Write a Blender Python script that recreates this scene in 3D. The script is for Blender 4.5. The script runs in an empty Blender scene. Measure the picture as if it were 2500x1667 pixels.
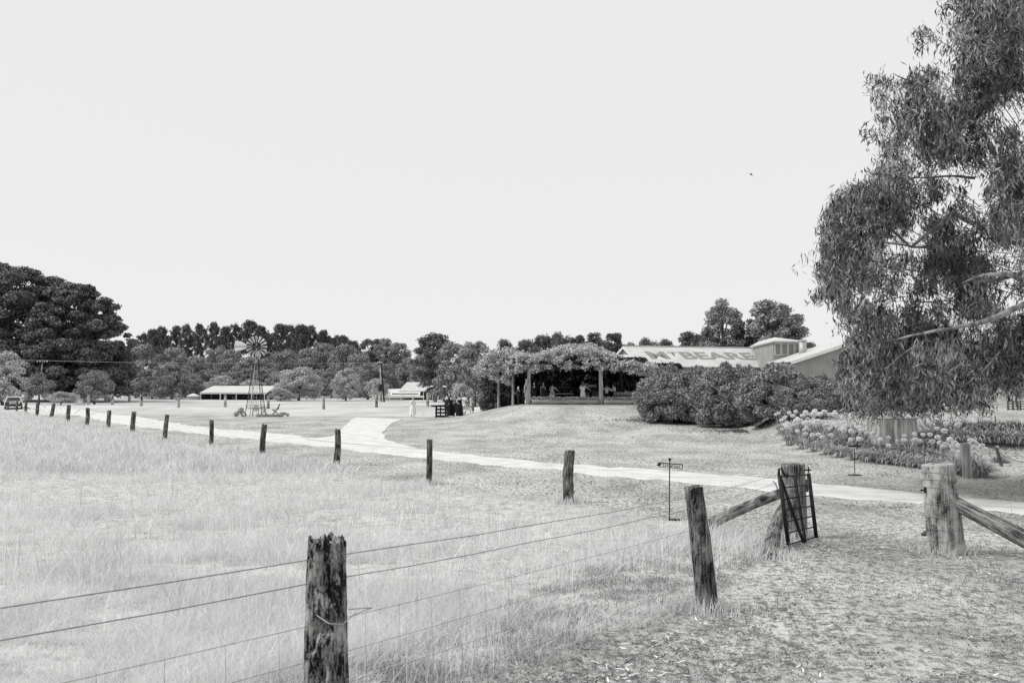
import bpy, math, random
import numpy as np
from mathutils import Vector, Matrix
R = math.radians
rnd = random.Random(7)
rng = np.random.default_rng(11)
sc = bpy.context.scene
col = sc.collection

# ---------------------------------------------------------------- camera, sky, sun, exposure
PITCH = math.atan(104.0/2431.0)
EYE = Vector((0, 0, 2.7))
cd = bpy.data.cameras.new('camera'); cam = bpy.data.objects.new('camera', cd); col.objects.link(cam)
cam.location = EYE; cam.rotation_euler = (math.pi/2+PITCH, 0, 0)
cd.sensor_width = 36; cd.lens = 2431.0/2500*36; cd.clip_start = .1; cd.clip_end = 6000
cd.dof.use_dof = True; cd.dof.focus_distance = 24; cd.dof.aperture_fstop = 8
sc.camera = cam
sc.render.resolution_x = 1024; sc.render.resolution_y = 682
SUN_EL, SUN_AZ = R(50), R(-100)      # azimuth from +Y, clockwise
w = bpy.data.worlds.new('World'); sc.world = w; w.use_nodes = True
nt = w.node_tree; nt.nodes.clear()
sky = nt.nodes.new('ShaderNodeTexSky'); sky.sky_type = 'NISHITA'; sky.sun_disc = False
sky.sun_elevation = SUN_EL; sky.sun_rotation = SUN_AZ
bw = nt.nodes.new('ShaderNodeRGBToBW'); mx = nt.nodes.new('ShaderNodeMix'); mx.data_type = 'FLOAT'
mx.inputs[0].default_value = .9; mx.inputs[3].default_value = 8.95     # even white cloud over the clear sky
bg = nt.nodes.new('ShaderNodeBackground'); bg.inputs[1].default_value = .1
wo = nt.nodes.new('ShaderNodeOutputWorld')
nt.links.new(sky.outputs[0], bw.inputs[0]); nt.links.new(bw.outputs[0], mx.inputs[2])
nt.links.new(mx.outputs[0], bg.inputs[0]); nt.links.new(bg.outputs[0], wo.inputs[0])
sl = bpy.data.lights.new('sun', 'SUN'); sl.energy = 2.4; sl.angle = R(10); sl.color = (1, .995, .985)
so = bpy.data.objects.new('sun', sl); col.objects.link(so)
sd = Vector((math.sin(SUN_AZ)*math.cos(SUN_EL), math.cos(SUN_AZ)*math.cos(SUN_EL), math.sin(SUN_EL)))
so.rotation_euler = sd.to_track_quat('Z', 'Y').to_euler(); so.location = (0, 0, 60)
vs = sc.view_settings; vs.view_transform = 'Standard'; vs.look = 'None'; vs.exposure = 0; vs.gamma = 1; vs.use_curve_mapping = False

# ---------------------------------------------------------------- measuring: photo pixel -> place
FP = 2431.0
CP, SP = math.cos(PITCH), math.sin(PITCH)
def ray(px, py):
    u = (px-1250)/FP; v = (833.5-py)/FP
    d = Vector((u, CP-v*SP, SP+v*CP)); return d/d.y
def at(px, py, Y): return EYE+ray(px, py)*Y
def pxw(n, Y): return n/FP*Y
def ss(x, a, b):
    t = np.clip((x-a)/(b-a), 0, 1); return t*t*(3-2*t)
def _h(ix, iy, iz, s):
    n = (ix*374761393+iy*668265263+iz*2147483647+s*1274126177) & 0xffffffff
    n = (n ^ (n >> 13))*1274126177 & 0xffffffff
    n = (n ^ (n >> 16)) & 0xffff
    return n/65535.0
def noise(x, y, z=0.0, s=0):
    x = np.asarray(x, float); y = np.asarray(y, float); z = np.asarray(z, float)
    x, y, z = np.broadcast_arrays(x, y, z)
    ix, iy, iz = np.floor(x).astype(np.int64), np.floor(y).astype(np.int64), np.floor(z).astype(np.int64)
    fx, fy, fz = x-ix, y-iy, z-iz
    fx = fx*fx*(3-2*fx); fy = fy*fy*(3-2*fy); fz = fz*fz*(3-2*fz)
    r = 0
    for a in (0, 1):
        for b in (0, 1):
            for c in (0, 1):
                r = r+_h(ix+a, iy+b, iz+c, s)*(fx if a else 1-fx)*(fy if b else 1-fy)*(fz if c else 1-fz)
    return r
def fbm(x, y, z=0.0, s=0, o=4):
    r = 0; a = .5; t = 0
    for k in range(o):
        r = r+a*noise(x*2**k, y*2**k, z*2**k, s+k); t += a; a *= .5
    return r/t
def H(x, y):
    x = np.asarray(x, float); y = np.asarray(y, float)
    b = np.interp(y, [-60, -10, 0, 4.8, 9.8, 14.7, 17, 20, 24], [1.8, 1.3, 1.05, .8, .48, .25, .15, .05, 0])
    m = 1.2*ss(y, 42, 72)*ss(x+.12*(y-72)*(y < 72), -6, 1.6)*(1-.5*ss(y, 130, 220))*(1-.6*ss(y, 79, 92)*(1-ss(x, -1, 6)))
    t = (.95*ss(y+.25*np.sin(x*.7), 33, 37)+.3*ss(y, 45, 70))*ss(x, 11.5, 14)
    g = np.maximum(m, t)
    g = g+.5*np.exp(-((x+49)**2+(y-106)**2)/(2*11**2))
    g = g-.3*ss(y+.06*x, 84, 88)*(1-ss(y, 92, 125))*(1-ss(x, -5, 1))
    g = g+.10*(noise(x*.11, y*.11, 3, 5)-.5)*ss(y, 22, 50)
    g = g+.035*(noise(x*.9, y*.9, 1, 8)-.5)*(y < 40)
    return b+g
def gz(x, y): return float(H(x, y))
def ground(px, py):
    d = ray(px, py); Y = 2.0
    while Y < 900:
        p = EYE+d*Y
        if p.z < gz(p.x, p.y):
            lo, hi = Y/1.02-.1, Y
            for _ in range(24):
                m = (lo+hi)/2; q = EYE+d*m
                if q.z < gz(q.x, q.y): hi = m
                else: lo = m
            q = EYE+d*hi; return Vector((q.x, q.y, gz(q.x, q.y)))
        Y = Y*1.02+.1
    return EYE+d*900

# ---------------------------------------------------------------- materials (the photograph is black and white)
def mat(name, lo, hi=None, scale=4.0, rough=.8, stretch=(1, 1, 1), detail=6, bump=0, metal=0, spec=.3, contrast=(.35, .65), trans=0, coord='Object'):
    m = bpy.data.materials.new(name); m.use_nodes = True; N = m.node_tree; p = N.nodes['Principled BSDF']
    p.inputs['Roughness'].default_value = rough; p.inputs['Metallic'].default_value = metal
    p.inputs['Specular IOR Level'].default_value = spec
    hi = lo if hi is None else hi
    tc = N.nodes.new('ShaderNodeTexCoord'); mp = N.nodes.new('ShaderNodeMapping'); mp.inputs['Scale'].default_value = stretch
    nz = N.nodes.new('ShaderNodeTexNoise'); nz.inputs['Scale'].default_value = scale; nz.inputs['Detail'].default_value = detail
    rp = N.nodes.new('ShaderNodeValToRGB')
    rp.color_ramp.elements[0].position = contrast[0]; rp.color_ramp.elements[0].color = (lo, lo, lo*.985, 1)
    rp.color_ramp.elements[1].position = contrast[1]; rp.color_ramp.elements[1].color = (hi, hi, hi*.985, 1)
    L = N.links.new
    L(tc.outputs[coord], mp.inputs[0]); L(mp.outputs[0], nz.inputs[0]); L(nz.outputs[0], rp.inputs[0]); L(rp.outputs[0], p.inputs['Base Color'])
    if bump:
        bp = N.nodes.new('ShaderNodeBump'); bp.inputs['Strength'].default_value = bump; bp.inputs['Distance'].default_value = .05
        L(nz.outputs[0], bp.inputs['Height']); L(bp.outputs[0], p.inputs['Normal'])
    m['ramp'] = rp.name
    return m
def leafmat(name, lo, hi, trans=.25, sc_=1.5, p0=.2, p1=.8):
    """leaf colour varies from leaf to leaf (random per island) and from bough to bough"""
    m = bpy.data.materials.new(name); m.use_nodes = True; N = m.node_tree; N.nodes.clear(); L = N.links.new
    ge = N.nodes.new('ShaderNodeNewGeometry'); tc = N.nodes.new('ShaderNodeTexCoord'); nz = N.nodes.new('ShaderNodeTexNoise')
    nz.inputs['Scale'].default_value = sc_; L(tc.outputs['Object'], nz.inputs[0])
    ad = N.nodes.new('ShaderNodeMath'); ad.operation = 'ADD'; L(ge.outputs['Random Per Island'], ad.inputs[0]); L(nz.outputs[0], ad.inputs[1])
    hf = N.nodes.new('ShaderNodeMath'); hf.operation = 'MULTIPLY'; hf.inputs[1].default_value = .5; L(ad.outputs[0], hf.inputs[0])
    rp = N.nodes.new('ShaderNodeValToRGB'); e = rp.color_ramp.elements
    e[0].position = p0; e[0].color = (lo, lo, lo, 1); e[1].position = p1; e[1].color = (hi, hi, hi, 1); L(hf.outputs[0], rp.inputs[0])
    d = N.nodes.new('ShaderNodeBsdfPrincipled'); d.inputs['Roughness'].default_value = .55; d.inputs['Specular IOR Level'].default_value = .35; L(rp.outputs[0], d.inputs['Base Color'])
    t = N.nodes.new('ShaderNodeBsdfTranslucent'); L(rp.outputs[0], t.inputs[0])
    x = N.nodes.new('ShaderNodeMixShader'); x.inputs[0].default_value = trans; L(d.outputs[0], x.inputs[1]); L(t.outputs[0], x.inputs[2])
    o = N.nodes.new('ShaderNodeOutputMaterial'); L(x.outputs[0], o.inputs[0]); return m
M = {}
M['f_dark'] = leafmat('foliage_dark', .04, .2, .08)
M['f_deep'] = leafmat('foliage_deep_shade', .008, .02, 0)  # near-black leaf colour puts the pergola's inner shade into the leaves
M['f_pine'] = leafmat('foliage_pine', .05, .17, .1)
M['f_mid'] = leafmat('foliage_mid', .08, .46, .06)
M['f_light'] = leafmat('foliage_light', .3, .68, .08)
M['f_soft'] = leafmat('foliage_soft', .1, .44, .08)
M['f_gum'] = leafmat('foliage_gum', .006, .46, .03, 1.3, .3, .78)  # dark and bright patches put crown shade and highlights into the leaf colour
M['f_hedge'] = leafmat('foliage_hedge', .06, .5, .06)
M['f_vine'] = leafmat('foliage_vine', .24, .72, .1)
M['f_strap'] = leafmat('foliage_strap', .1, .72, .12)
M['petal'] = leafmat('petal', .86, .98, .5)
M['straw'] = leafmat('dry_grass', .5, .96, .32, .8)
M['turf'] = leafmat('mown_grass', .12, .56, .25, .8)
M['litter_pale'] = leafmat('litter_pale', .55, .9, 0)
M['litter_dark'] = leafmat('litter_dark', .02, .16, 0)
M['bark'] = mat('bark', .04, .16, 6, .9, (1, 1, .3), bump=.4)
M['limb'] = mat('limb_bark', .07, .36, 5, .8, (1, 1, .5), bump=.3)
M['bark_pale'] = mat('bark_pale', .22, .5, 3, .8, (1, 1, .4), bump=.2)
M['post'] = mat('weathered_post', .03, .46, 22, .9, (1.8, 1.8, .3), 14, bump=1.0, contrast=(.42, .62))
M['post_near'] = mat('rotted_post', .03, .55, 30, .95, (1.2, 1.2, .4), 15, bump=1.0, contrast=(.43, .64))
M['strainer'] = mat('pale_post', .06, .56, 6, .85, (2.6, 2.6, .2), 12, bump=.6, contrast=(.4, .56))
def wood(name, lo, hi, grain=55, long_=.07, blotch=6, mixf=.5, pos=(.38, .62), bump=.8):
    m = bpy.data.materials.new(name); m.use_nodes = True; N = m.node_tree; p = N.nodes['Principled BSDF']; L = N.links.new
    p.inputs['Roughness'].default_value = .92; p.inputs['Specular IOR Level'].default_value = .2
    tc = N.nodes.new('ShaderNodeTexCoord')
    def nz(s, st, d, dist=0):
        mp = N.nodes.new('ShaderNodeMapping'); mp.inputs['Scale'].default_value = st; L(tc.outputs['Object'], mp.inputs[0]); n = N.nodes.new('ShaderNodeTexNoise'); n.inputs['Scale'].default_value = s; n.inputs['Detail'].default_value = d; n.inputs['Roughness'].default_value = .6; n.inputs['Distortion'].default_value = dist; L(mp.outputs[0], n.inputs[0]); return n
    a = nz(grain, (1, 1, long_), 6, .3); b = nz(blotch, (1, 1, .45), 10, .6); c = nz(grain*1.6, (1, 1, .7), 3)
    x = N.nodes.new('ShaderNodeMix'); x.data_type = 'FLOAT'; x.inputs[0].default_value = mixf; L(a.outputs[0], x.inputs[2]); L(b.outputs[0], x.inputs[3])
    y = N.nodes.new('ShaderNodeMix'); y.data_type = 'FLOAT'; y.inputs[0].default_value = .2; L(x.outputs[0], y.inputs[2]); L(c.outputs[0], y.inputs[3])
    r = N.nodes.new('ShaderNodeValToRGB'); e = r.color_ramp.elements; e[0].position = pos[0]; e[0].color = (lo, lo, lo, 1); e[1].position = pos[1]; e[1].color = (hi, hi, hi*.985, 1); L(y.outputs[0], r.inputs[0]); L(r.outputs[0], p.inputs['Base Color'])
    bp = N.nodes.new('ShaderNodeBump'); bp.inputs['Strength'].default_value = bump; bp.inputs['Distance'].default_value = .03; L(y.outputs[0], bp.inputs['Height']); L(bp.outputs[0], p.inputs['Normal']); return m
M['post'] = wood('weathered_post', .01, .3, 60, .06, 9, .5, (.45, .61))
M['post_near'] = wood('rotted_post', .01, .42, 60, .13, 17, .6, (.46, .585), 1)
M['strainer'] = wood('pale_post', .02, .5, 50, .04, 3.6, .68, (.42, .55), .7)
M['strainer_dark'] = wood('stained_post', .012, .36, 50, .05, 5, .6, (.43, .58), .8)
M['blade'] = mat('windmill_blade', .5, .68, 6, .5)
M['wire'] = mat('wire', .16, .3, 40, .6, metal=.3)
M['iron'] = mat('black_iron', .008, .02, 20, .6)
M['steel'] = mat('galvanised', .35, .5, 8, .5, metal=.3)
M['darkmetal'] = mat('dark_metal', .04, .08, 8, .5)
M['wood_dark'] = mat('dark_timber', .012, .035, 8, .8, (1, 1, .3))
M['wood_mid'] = mat('mid_timber', .06, .14, 8, .8, (1, 1, .3))
M['perg'] = mat('pergola_timber', .2, .46, 5, .85, (2, 2, .3), bump=.3)
M['log'] = mat('log_timber', .15, .3, 5, .85, (.3, 2, 2), bump=.3)
M['white'] = mat('white_paint', .66, .76, 3, .6)
M['tank'] = mat('tank_metal', .3, .42, 3, .5)
M['glass'] = mat('dark_glass', .02, .05, 3, .15, spec=.6)
M['glass_grey'] = mat('louvre_glass', .14, .26, 3, .25, (1, 1, 12), spec=.5)
M['shade'] = mat('dim_wall', .03, .06, 3, .9)
M['letter'] = mat('grey_lettering', .22, .28, 6, .7)
M['tyre'] = mat('tyre', .02, .03, 5, .9)
M['skin'] = mat('skin', .5, .56, 5, .6)
M['hair_dark'] = mat('hair_dark', .015, .04, 30, .6, (4, 4, 1))
M['hair_grey'] = mat('hair_grey', .5, .7, 30, .7)
M['hair_mid'] = mat('hair_mid', .08, .2, 30, .6, (4, 4, 1))
M['suit'] = mat('suit_cloth', .02, .035, 20, .9)
M['black_cloth'] = mat('black_cloth', .006, .012, 20, .9)
M['grey_cloth'] = mat('grey_cloth', .04, .08, 20, .9)
M['white_cloth'] = mat('white_cloth', .72, .84, 12, .9)
M['print_cloth'] = mat('printed_cloth', .12, .7, 7, .9, contrast=(.46, .54), detail=2)
def corrugated(name, lo, hi, axis, pitch=.15, strength=.5):
    m = mat(name, lo, hi, 1.2, .5, spec=.4); N = m.node_tree; p = N.nodes['Principled BSDF']
    tc = N.nodes.new('ShaderNodeTexCoord'); wv = N.nodes.new('ShaderNodeTexWave'); wv.bands_direction = axis
    wv.inputs['Scale'].default_value = .314/pitch; bp = N.nodes.new('ShaderNodeBump'); bp.inputs['Strength'].default_value = strength; bp.inputs['Distance'].default_value = .04
    N.links.new(tc.outputs['Object'], wv.inputs[0]); N.links.new(wv.outputs[0], bp.inputs['Height']); N.links.new(bp.outputs[0], p.inputs['Normal'])
    return m
M['roof'] = corrugated('corrugated_roof', .5, .62, 'X', .2, .25)
M['wallx'] = corrugated('corrugated_wall', .27, .36, 'X', .22, .6)
M['shedroof'] = corrugated('shed_roof', .55, .64, 'X', .3, .2)
# ground: mown turf with dry patches and litter, straw-coloured in the paddock ('zone' is what grows there)
def ground_mat():
    m = bpy.data.materials.new('ground_turf'); m.use_nodes = True; N = m.node_tree; p = N.nodes['Principled BSDF']; L = N.links.new
    p.inputs['Roughness'].default_value = .95; p.inputs['Specular IOR Level'].default_value = .1
    tc = N.nodes.new('ShaderNodeTexCoord')
    def nz(s, d, st=(1, 1, 1)):
        mp = N.nodes.new('ShaderNodeMapping'); mp.inputs['Scale'].default_value = st; L(tc.outputs['Object'], mp.inputs[0])
        n = N.nodes.new('ShaderNodeTexNoise'); n.inputs['Scale'].default_value = s; n.inputs['Detail'].default_value = d; n.inputs['Roughness'].default_value = .65; L(mp.outputs[0], n.inputs[0]); return n
    def ramp(n, a, b, pa, pb):
        r = N.nodes.new('ShaderNodeValToRGB'); e = r.color_ramp.elements
        e[0].position = pa; e[0].color = (a, a, a, 1); e[1].position = pb; e[1].color = (b, b, b*.985, 1); L(n.outputs[0], r.inputs[0]); return r
    lawn = ramp(nz(.45, 10, (1, .55, 1)), .34, .62, .33, .6)
    fine = ramp(nz(11, 12, (1, .6, 1)), .3, 1.0, .38, .54)
    mul = N.nodes.new('ShaderNodeMix'); mul.data_type = 'RGBA'; mul.blend_type = 'MULTIPLY'; mul.inputs[0].default_value = 1
    L(lawn.outputs[0], mul.inputs[6]); L(fine.outputs[0], mul.inputs[7])
    pad = ramp(nz(3.6, 14), .22, .62, .34, .56)
    far = ramp(nz(.12, 8, (1, .5, 1)), .4, .62, .35, .65)
    at_ = N.nodes.new('ShaderNodeAttribute'); at_.attribute_name = 'zone'
    sp = N.nodes.new('ShaderNodeSeparateColor'); L(at_.outputs['Color'], sp.inputs[0])
    a = N.nodes.new('ShaderNodeMix'); a.data_type = 'RGBA'; L(sp.outputs[0], a.inputs[0]); L(mul.outputs[2], a.inputs[6]); L(pad.outputs[0], a.inputs[7])
    b = N.nodes.new('ShaderNodeMix'); b.data_type = 'RGBA'; L(sp.outputs[1], b.inputs[0]); L(a.outputs[2], b.inputs[6]); L(far.outputs[0], b.inputs[7])
    L(b.outputs[2], p.inputs['Base Color'])
    bp = N.nodes.new('ShaderNodeBump'); bp.inputs['Strength'].default_value = .6; bp.inputs['Distance'].default_value = .06
    L(nz(7, 8).outputs[0], bp.inputs['Height']); L(bp.outputs[0], p.inputs['Normal'])
    return m
M['ground'] = ground_mat()
M['road'] = mat('gravel', .54, .7, 1.3, .95, (1, 1, 1), 14, bump=.1, contrast=(.3, .6), spec=.1)
M['ground_dark'] = mat('bare_soil', .05, .2, 5, .95)

# ---------------------------------------------------------------- mesh helpers
def tag(o, label=None, cat=None, group=None, kind=None):
    if label: o['label'] = label
    if cat: o['category'] = cat
    if group: o['group'] = group
    if kind: o['kind'] = kind
    return o
def thing(name, label, cat, loc, group=None):
    o = bpy.data.objects.new(name, None); col.objects.link(o); o.location = loc; o.empty_display_size = .2
    return tag(o, label, cat, group)
def rootloc(o):
    p = Vector((0, 0, 0))
    while o is not None: p += o.location; o = o.parent
    return p
def fast_mesh(name, V, F, ms, smooth=False, mi=None):
    """V (n,3), F (m,k) index array"""
    V = np.asarray(V, dtype=np.float32); F = np.asarray(F, dtype=np.int32); k = F.shape[1]
    me = bpy.data.meshes.new(name); me.vertices.add(len(V)); me.vertices.foreach_set('co', V.ravel())
    me.loops.add(F.size); me.loops.foreach_set('vertex_index', F.ravel())
    me.polygons.add(len(F)); me.polygons.foreach_set('loop_start', np.arange(0, F.size, k, dtype=np.int32))
    me.polygons.foreach_set('loop_total', np.full(len(F), k, dtype=np.int32))
    for m in (ms if isinstance(ms, (list, tuple)) else [ms]): me.materials.append(m)
    if mi is not None: me.polygons.foreach_set('material_index', np.asarray(mi, dtype=np.int32))
    if smooth: me.polygons.foreach_set('use_smooth', np.ones(len(F), dtype=bool))
    me.update(calc_edges=True); return me
def link(name, me, parent=None):
    o = bpy.data.objects.new(name, me); col.objects.link(o); o.parent = parent; return o
class MB:
    def __init__(s): s.v = []; s.f = []; s.m = []; s.mi = 0
    def add(s, vs, fs):
        n = len(s.v); s.v += [tuple(v) for v in vs]; s.f += [[n+i for i in f] for f in fs]; s.m += [s.mi]*len(fs); return s
    def box(s, c, size, rot=0, bev=0):
        x, y, z = [k/2 for k in size]; rm = rot if isinstance(rot, Matrix) else Matrix.Rotation(rot, 3, 'Z'); c = Vector(c)
        vs = [c+rm@Vector((a*x, b*y, d*z)) for a in (-1, 1) for b in (-1, 1) for d in (-1, 1)]
        return s.add(vs, [(0, 1, 3, 2), (4, 6, 7, 5), (0, 4, 5, 1), (2, 3, 7, 6), (0, 2, 6, 4), (1, 5, 7, 3)])
    def bar(s, a, b, w, h):
        a = Vector(a); b = Vector(b); d = b-a; q = d.to_track_quat('Z', 'Y').to_matrix()
        return s.box((a+b)/2, (w, h, d.length), q)
    def tube(s, pts, rad, n=8, cap=True, wob=0, flat=1):
        pts = [Vector(p) for p in pts]; rad = rad if isinstance(rad, (list, tuple)) else [rad]*len(pts)
        vs = []; 
        t0 = (pts[1]-pts[0]).normalized(); ref = Vector((1, 0, 0)) if abs(t0.x) < .9 else Vector((0, 1, 0))
        u = (ref-t0*ref.dot(t0)).normalized()
        for i, p in enumerate(pts):
            t = (pts[min(i+1, len(pts)-1)]-pts[max(i-1, 0)]).normalized(); u = (u-t*u.dot(t)).normalized(); w_ = t.cross(u)
            for k in range(n):
                a = 2*math.pi*k/n; r = rad[i]*(1+wob*(rnd.random()-.5)); vs.append(p+(u*math.cos(a)+w_*math.sin(a)*flat)*r)
        fs = [(i*n+k, i*n+(k+1) % n, (i+1)*n+(k+1) % n, (i+1)*n+k) for i in range(len(pts)-1) for k in range(n)]
        if cap: fs += [tuple(range(n-1, -1, -1)), tuple(range((len(pts)-1)*n, len(pts)*n))]
        return s.add(vs, fs)
    def lathe(s, c, prof, n=20, sx=1, sy=1, rot=0):
        c = Vector(c); vs = []
        for r, z in prof:
            for k in range(n):
                a = 2*math.pi*k/n+rot; vs.append((c.x+r*sx*math.cos(a), c.y+r*sy*math.sin(a), c.z+z))
        fs = [(i*n+k, i*n+(k+1) % n, (i+1)*n+(k+1) % n, (i+1)*n+k) for i in range(len(prof)-1) for k in range(n)]
        fs += [tuple(range(n-1, -1, -1)), tuple(range((len(prof)-1)*n, len(prof)*n))]
        return s.add(vs, fs)
    def ball(s, c, r, n=12, m=8):
        r = r if isinstance(r, (tuple, list)) else (r, r, r); c = Vector(c); vs = [c+Vector((0, 0, -r[2]))]
        for i in range(1, m):
            ph = -math.pi/2+math.pi*i/m
            for k in range(n):
                a = 2*math.pi*k/n; vs.append(c+Vector((r[0]*math.cos(ph)*math.cos(a), r[1]*math.cos(ph)*math.sin(a), r[2]*math.sin(ph))))
        vs.append(c+Vector((0, 0, r[2]))); L_ = len(vs)-1
        fs = [(0, 1+(k+1) % n, 1+k) for k in range(n)]
        fs += [(1+i*n+k, 1+i*n+(k+1) % n, 1+(i+1)*n+(k+1) % n, 1+(i+1)*n+k) for i in range(m-2) for k in range(n)]
        fs += [(L_, 1+(m-2)*n+k, 1+(m-2)*n+(k+1) % n) for k in range(n)]
        return s.add(vs, fs)
    def prism(s, poly, d):
        """poly: list of 3-D points in a plane, extruded by vector d"""
        n = len(poly); d = Vector(d); a = [Vector(p) for p in poly]
        return s.add(a+[p+d for p in a], [tuple(range(n-1, -1, -1)), tuple(range(n, 2*n))]+[(i, (i+1) % n, n+(i+1) % n, n+i) for i in range(n)])
    def build(s, name, ms, parent=None, smooth=False, loc=None):
        off = rootloc(parent) if parent is not None else (Vector(loc) if loc is not None else Vector((0, 0, 0)))
        me = bpy.data.meshes.new(name); me.from_pydata([(v[0]-off.x, v[1]-off.y, v[2]-off.z) for v in s.v], [], s.f)
        for m in (ms if isinstance(ms, (list, tuple)) else [ms]): me.materials.append(m)
        me.polygons.foreach_set('material_index', s.m)
        if smooth: me.polygons.foreach_set('use_smooth', [True]*len(s.f))
        me.update(); o = link(name, me, parent)
        if parent is None and loc is not None: o.location = off
        return o
def copy_tree(o, parent=None):
    c = o.copy(); col.objects.link(c); c.parent = parent
    for ch in list(o.children): copy_tree(ch, c)
    return c
ORD = ['first', 'second', 'third', 'fourth', 'fifth', 'sixth', 'seventh', 'eighth', 'ninth', 'tenth', 'eleventh', 'twelfth', 'thirteenth', 'fourteenth', 'fifteenth', 'sixteenth', 'seventeenth', 'eighteenth', 'nineteenth', 'twentieth']
def S(dx, dy): return dx*1.06293, dy*1.06314     # reading made on the 2352-wide view

def leaf_quads(P, N, size, asp=1.0, hang=0.0, curve=0.0, seed=0):
    """P centres, N normals, size per leaf -> V, F ; asp = length/width"""
    g = np.random.default_rng(seed+1); n = len(P)
    N = N/np.linalg.norm(N, axis=1, keepdims=True)
    T = g.normal(size=(n, 3)); T[:, 2] -= hang*2.2
    T = T-N*(T*N).sum(1, keepdims=True); T /= np.linalg.norm(T, axis=1, keepdims=True)+1e-9
    B = np.cross(N, T); s = np.asarray(size).reshape(-1, 1)*np.ones((n, 1))
    l = s*math.sqrt(asp)*.5; w_ = s/math.sqrt(asp)*.5
    if asp < 1.6:
        V = np.stack([P-T*l-B*w_*.7, P-T*l*.2+B*w_-T*l*.5, P+T*l+B*w_*.4, P+T*l*.5-B*w_], 1)
        F = np.arange(n*4).reshape(n, 4)
    else:
        mid = P+N*(curve*l)
        V = np.stack([P-T*l, mid+B*w_, P+T*l, mid-B*w_], 1); F = np.arange(n*4).reshape(n, 4)
    return V.reshape(-1, 3), F
# ================================================================ SETTING: ground, road
def build_ground():
    ty = np.linspace(-1, 1, 330); tx = np.linspace(-1, 1, 260)
    ys = 28*np.sinh(ty*4.35)/1.0; ys = ys[ys > -60]; ys = np.concatenate([ys[ys < 2], np.arange(2, 26, .33), ys[ys > 26]])
    ys = np.where(ys > 1900, 1900, ys); xs = 16*np.sinh(tx*5.1)
    X, Y = np.meshgrid(xs, ys); Z = H(X, Y)
    V = np.stack([X, Y, Z], 2).reshape(-1, 3); nx = len(xs); ny = len(ys)
    i = np.arange(ny-1)[:, None]*nx+np.arange(nx-1)[None]; F = np.stack([i, i+1, i+nx+1, i+nx], 2).reshape(-1, 4)
    me = fast_mesh('ground', V, F, M['ground'], True)
    pad = paddock(X, Y).ravel(); far = ss(Y, 86, 90).ravel()
    a = me.color_attributes.new('zone', 'FLOAT_COLOR', 'POINT'); c = np.stack([pad, far, pad*0, pad*0+1], 1).astype(np.float32); a.data.foreach_set('color', c.ravel())
    tag(link('ground', me), kind='structure')
# fence line on the ground: front fence runs (-3.8,-.6)->(1.86,9.8)->(4.5,15.9); long fence from there to the far left
LF = [ground(*S(bx, by)) for bx, by in ((1308, 1155), (984, 1112), (769, 1076), (603, 1049), (483, 1030), (378, 1015), (305, 997), (247, 987), (197, 981), (156, 970), (116, 963), (85, 957), (59, 950), (38, 944), (17, 941))]
def paddock(X, Y):
    """1 inside the long-grass paddock"""
    fx = np.interp(Y, [-30, 4.8, 9.8, 16.2], [-17, -1.05, 1.72, 4.35])       # front fence
    q = sorted([(p.x, p.y) for p in LF]+[(4.6, 16.2), (-160, 190)]); ly = np.interp(X, [a for a, b in q], [b for a, b in q])
    n = .9*(noise(X*.6, Y*.6, 0, 3)-.5)
    return (1-ss(X-fx+n*.6, -.5, .1))*(1-ss(Y-ly+n*1.6, -1.0, .1))
build_ground()
def strip(name, up, lo, m, off=.014, kind='structure', jit=.2, sm_n=5, nn=520, rows=12):
    """sheet between two pixel polylines that are laid down on the ground"""
    def lay(pl):
        P = [ground(x, y) for x, y in pl]; P = [(p.x, p.y) for p in P]
        d = [0]
        for a, b in zip(P, P[1:]): d.append(d[-1]+math.hypot(a[0]-b[0], a[1]-b[1]))
        t = np.linspace(0, 1, nn); d = np.array(d)/d[-1]
        return np.interp(t, d, [p[0] for p in P]), np.interp(t, d, [p[1] for p in P])
    ux, uy = lay(up); lx, ly = lay(lo)
    k = np.arange(nn); sm = np.array([.25, .5, .25])
    for _ in range(sm_n):
        for a in (ux, uy, lx, ly): a[1:-1] = np.convolve(a, sm, 'valid')
    uy = uy+jit*(fbm(ux*1.9, uy*.7, 0, 1, 4)-.5)*5*(1+uy/60); ly = ly+jit*(fbm(lx*1.9, ly*.7, 0, 2, 4)-.5)*5*(1+ly/60)
    s = np.concatenate([[0, .012], np.linspace(.04, .96, rows-4), [.988, 1]])[:, None]; X = ux*(1-s)+lx*s; Y = uy*(1-s)+ly*s; Z = H(X, Y)+off*(1+Y/60)+np.where((s < .005) | (s > .995), -.12, 0)
    V = np.stack([X, Y, Z], 2).reshape(-1, 3); i = np.arange(rows-1)[:, None]*nn+np.arange(nn-1)[None]
    F = np.stack([i+nn, i+nn+1, i+1, i], 2).reshape(-1, 4)
    return tag(link(name, fast_mesh(name, V, F, m, True)), kind=kind)
up = [(-60, 992), (60, 991.2), (125, 992), (167, 998), (205, 1001), (256, 1008), (327, 1016.5), (414, 1031), (521, 1046), (655, 1057), (700, 1062), (768, 1069), (850, 1076), (972, 1084), (1006, 1091), (1057, 1101), (1142, 1111), (1278, 1125), (1380, 1133.5), (1550, 1144), (1677, 1153), (1901, 1169), (1990, 1182), (2080, 1190), (2258, 1207), (2341, 1214), (2500, 1228), (2700, 1246), (3100, 1278), (3700, 1320)]
lo = [(-60, 993.5), (60, 993.5), (104, 1002), (150, 1008), (208, 1016.5), (268, 1031), (330, 1039), (411, 1049), (512, 1063), (637, 1074.6), (700, 1080), (829, 1094), (904, 1106), (982, 1113), (1057, 1121.6), (1142, 1130), (1244, 1140), (1380, 1149), (1424, 1158), (1500, 1165), (1550, 1168), (1709, 1181), (1869, 1200), (1990, 1207), (2080, 1215), (2258, 1230), (2400, 1246), (2500, 1256), (2700, 1275), (3100, 1312), (3700, 1362)]
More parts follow.
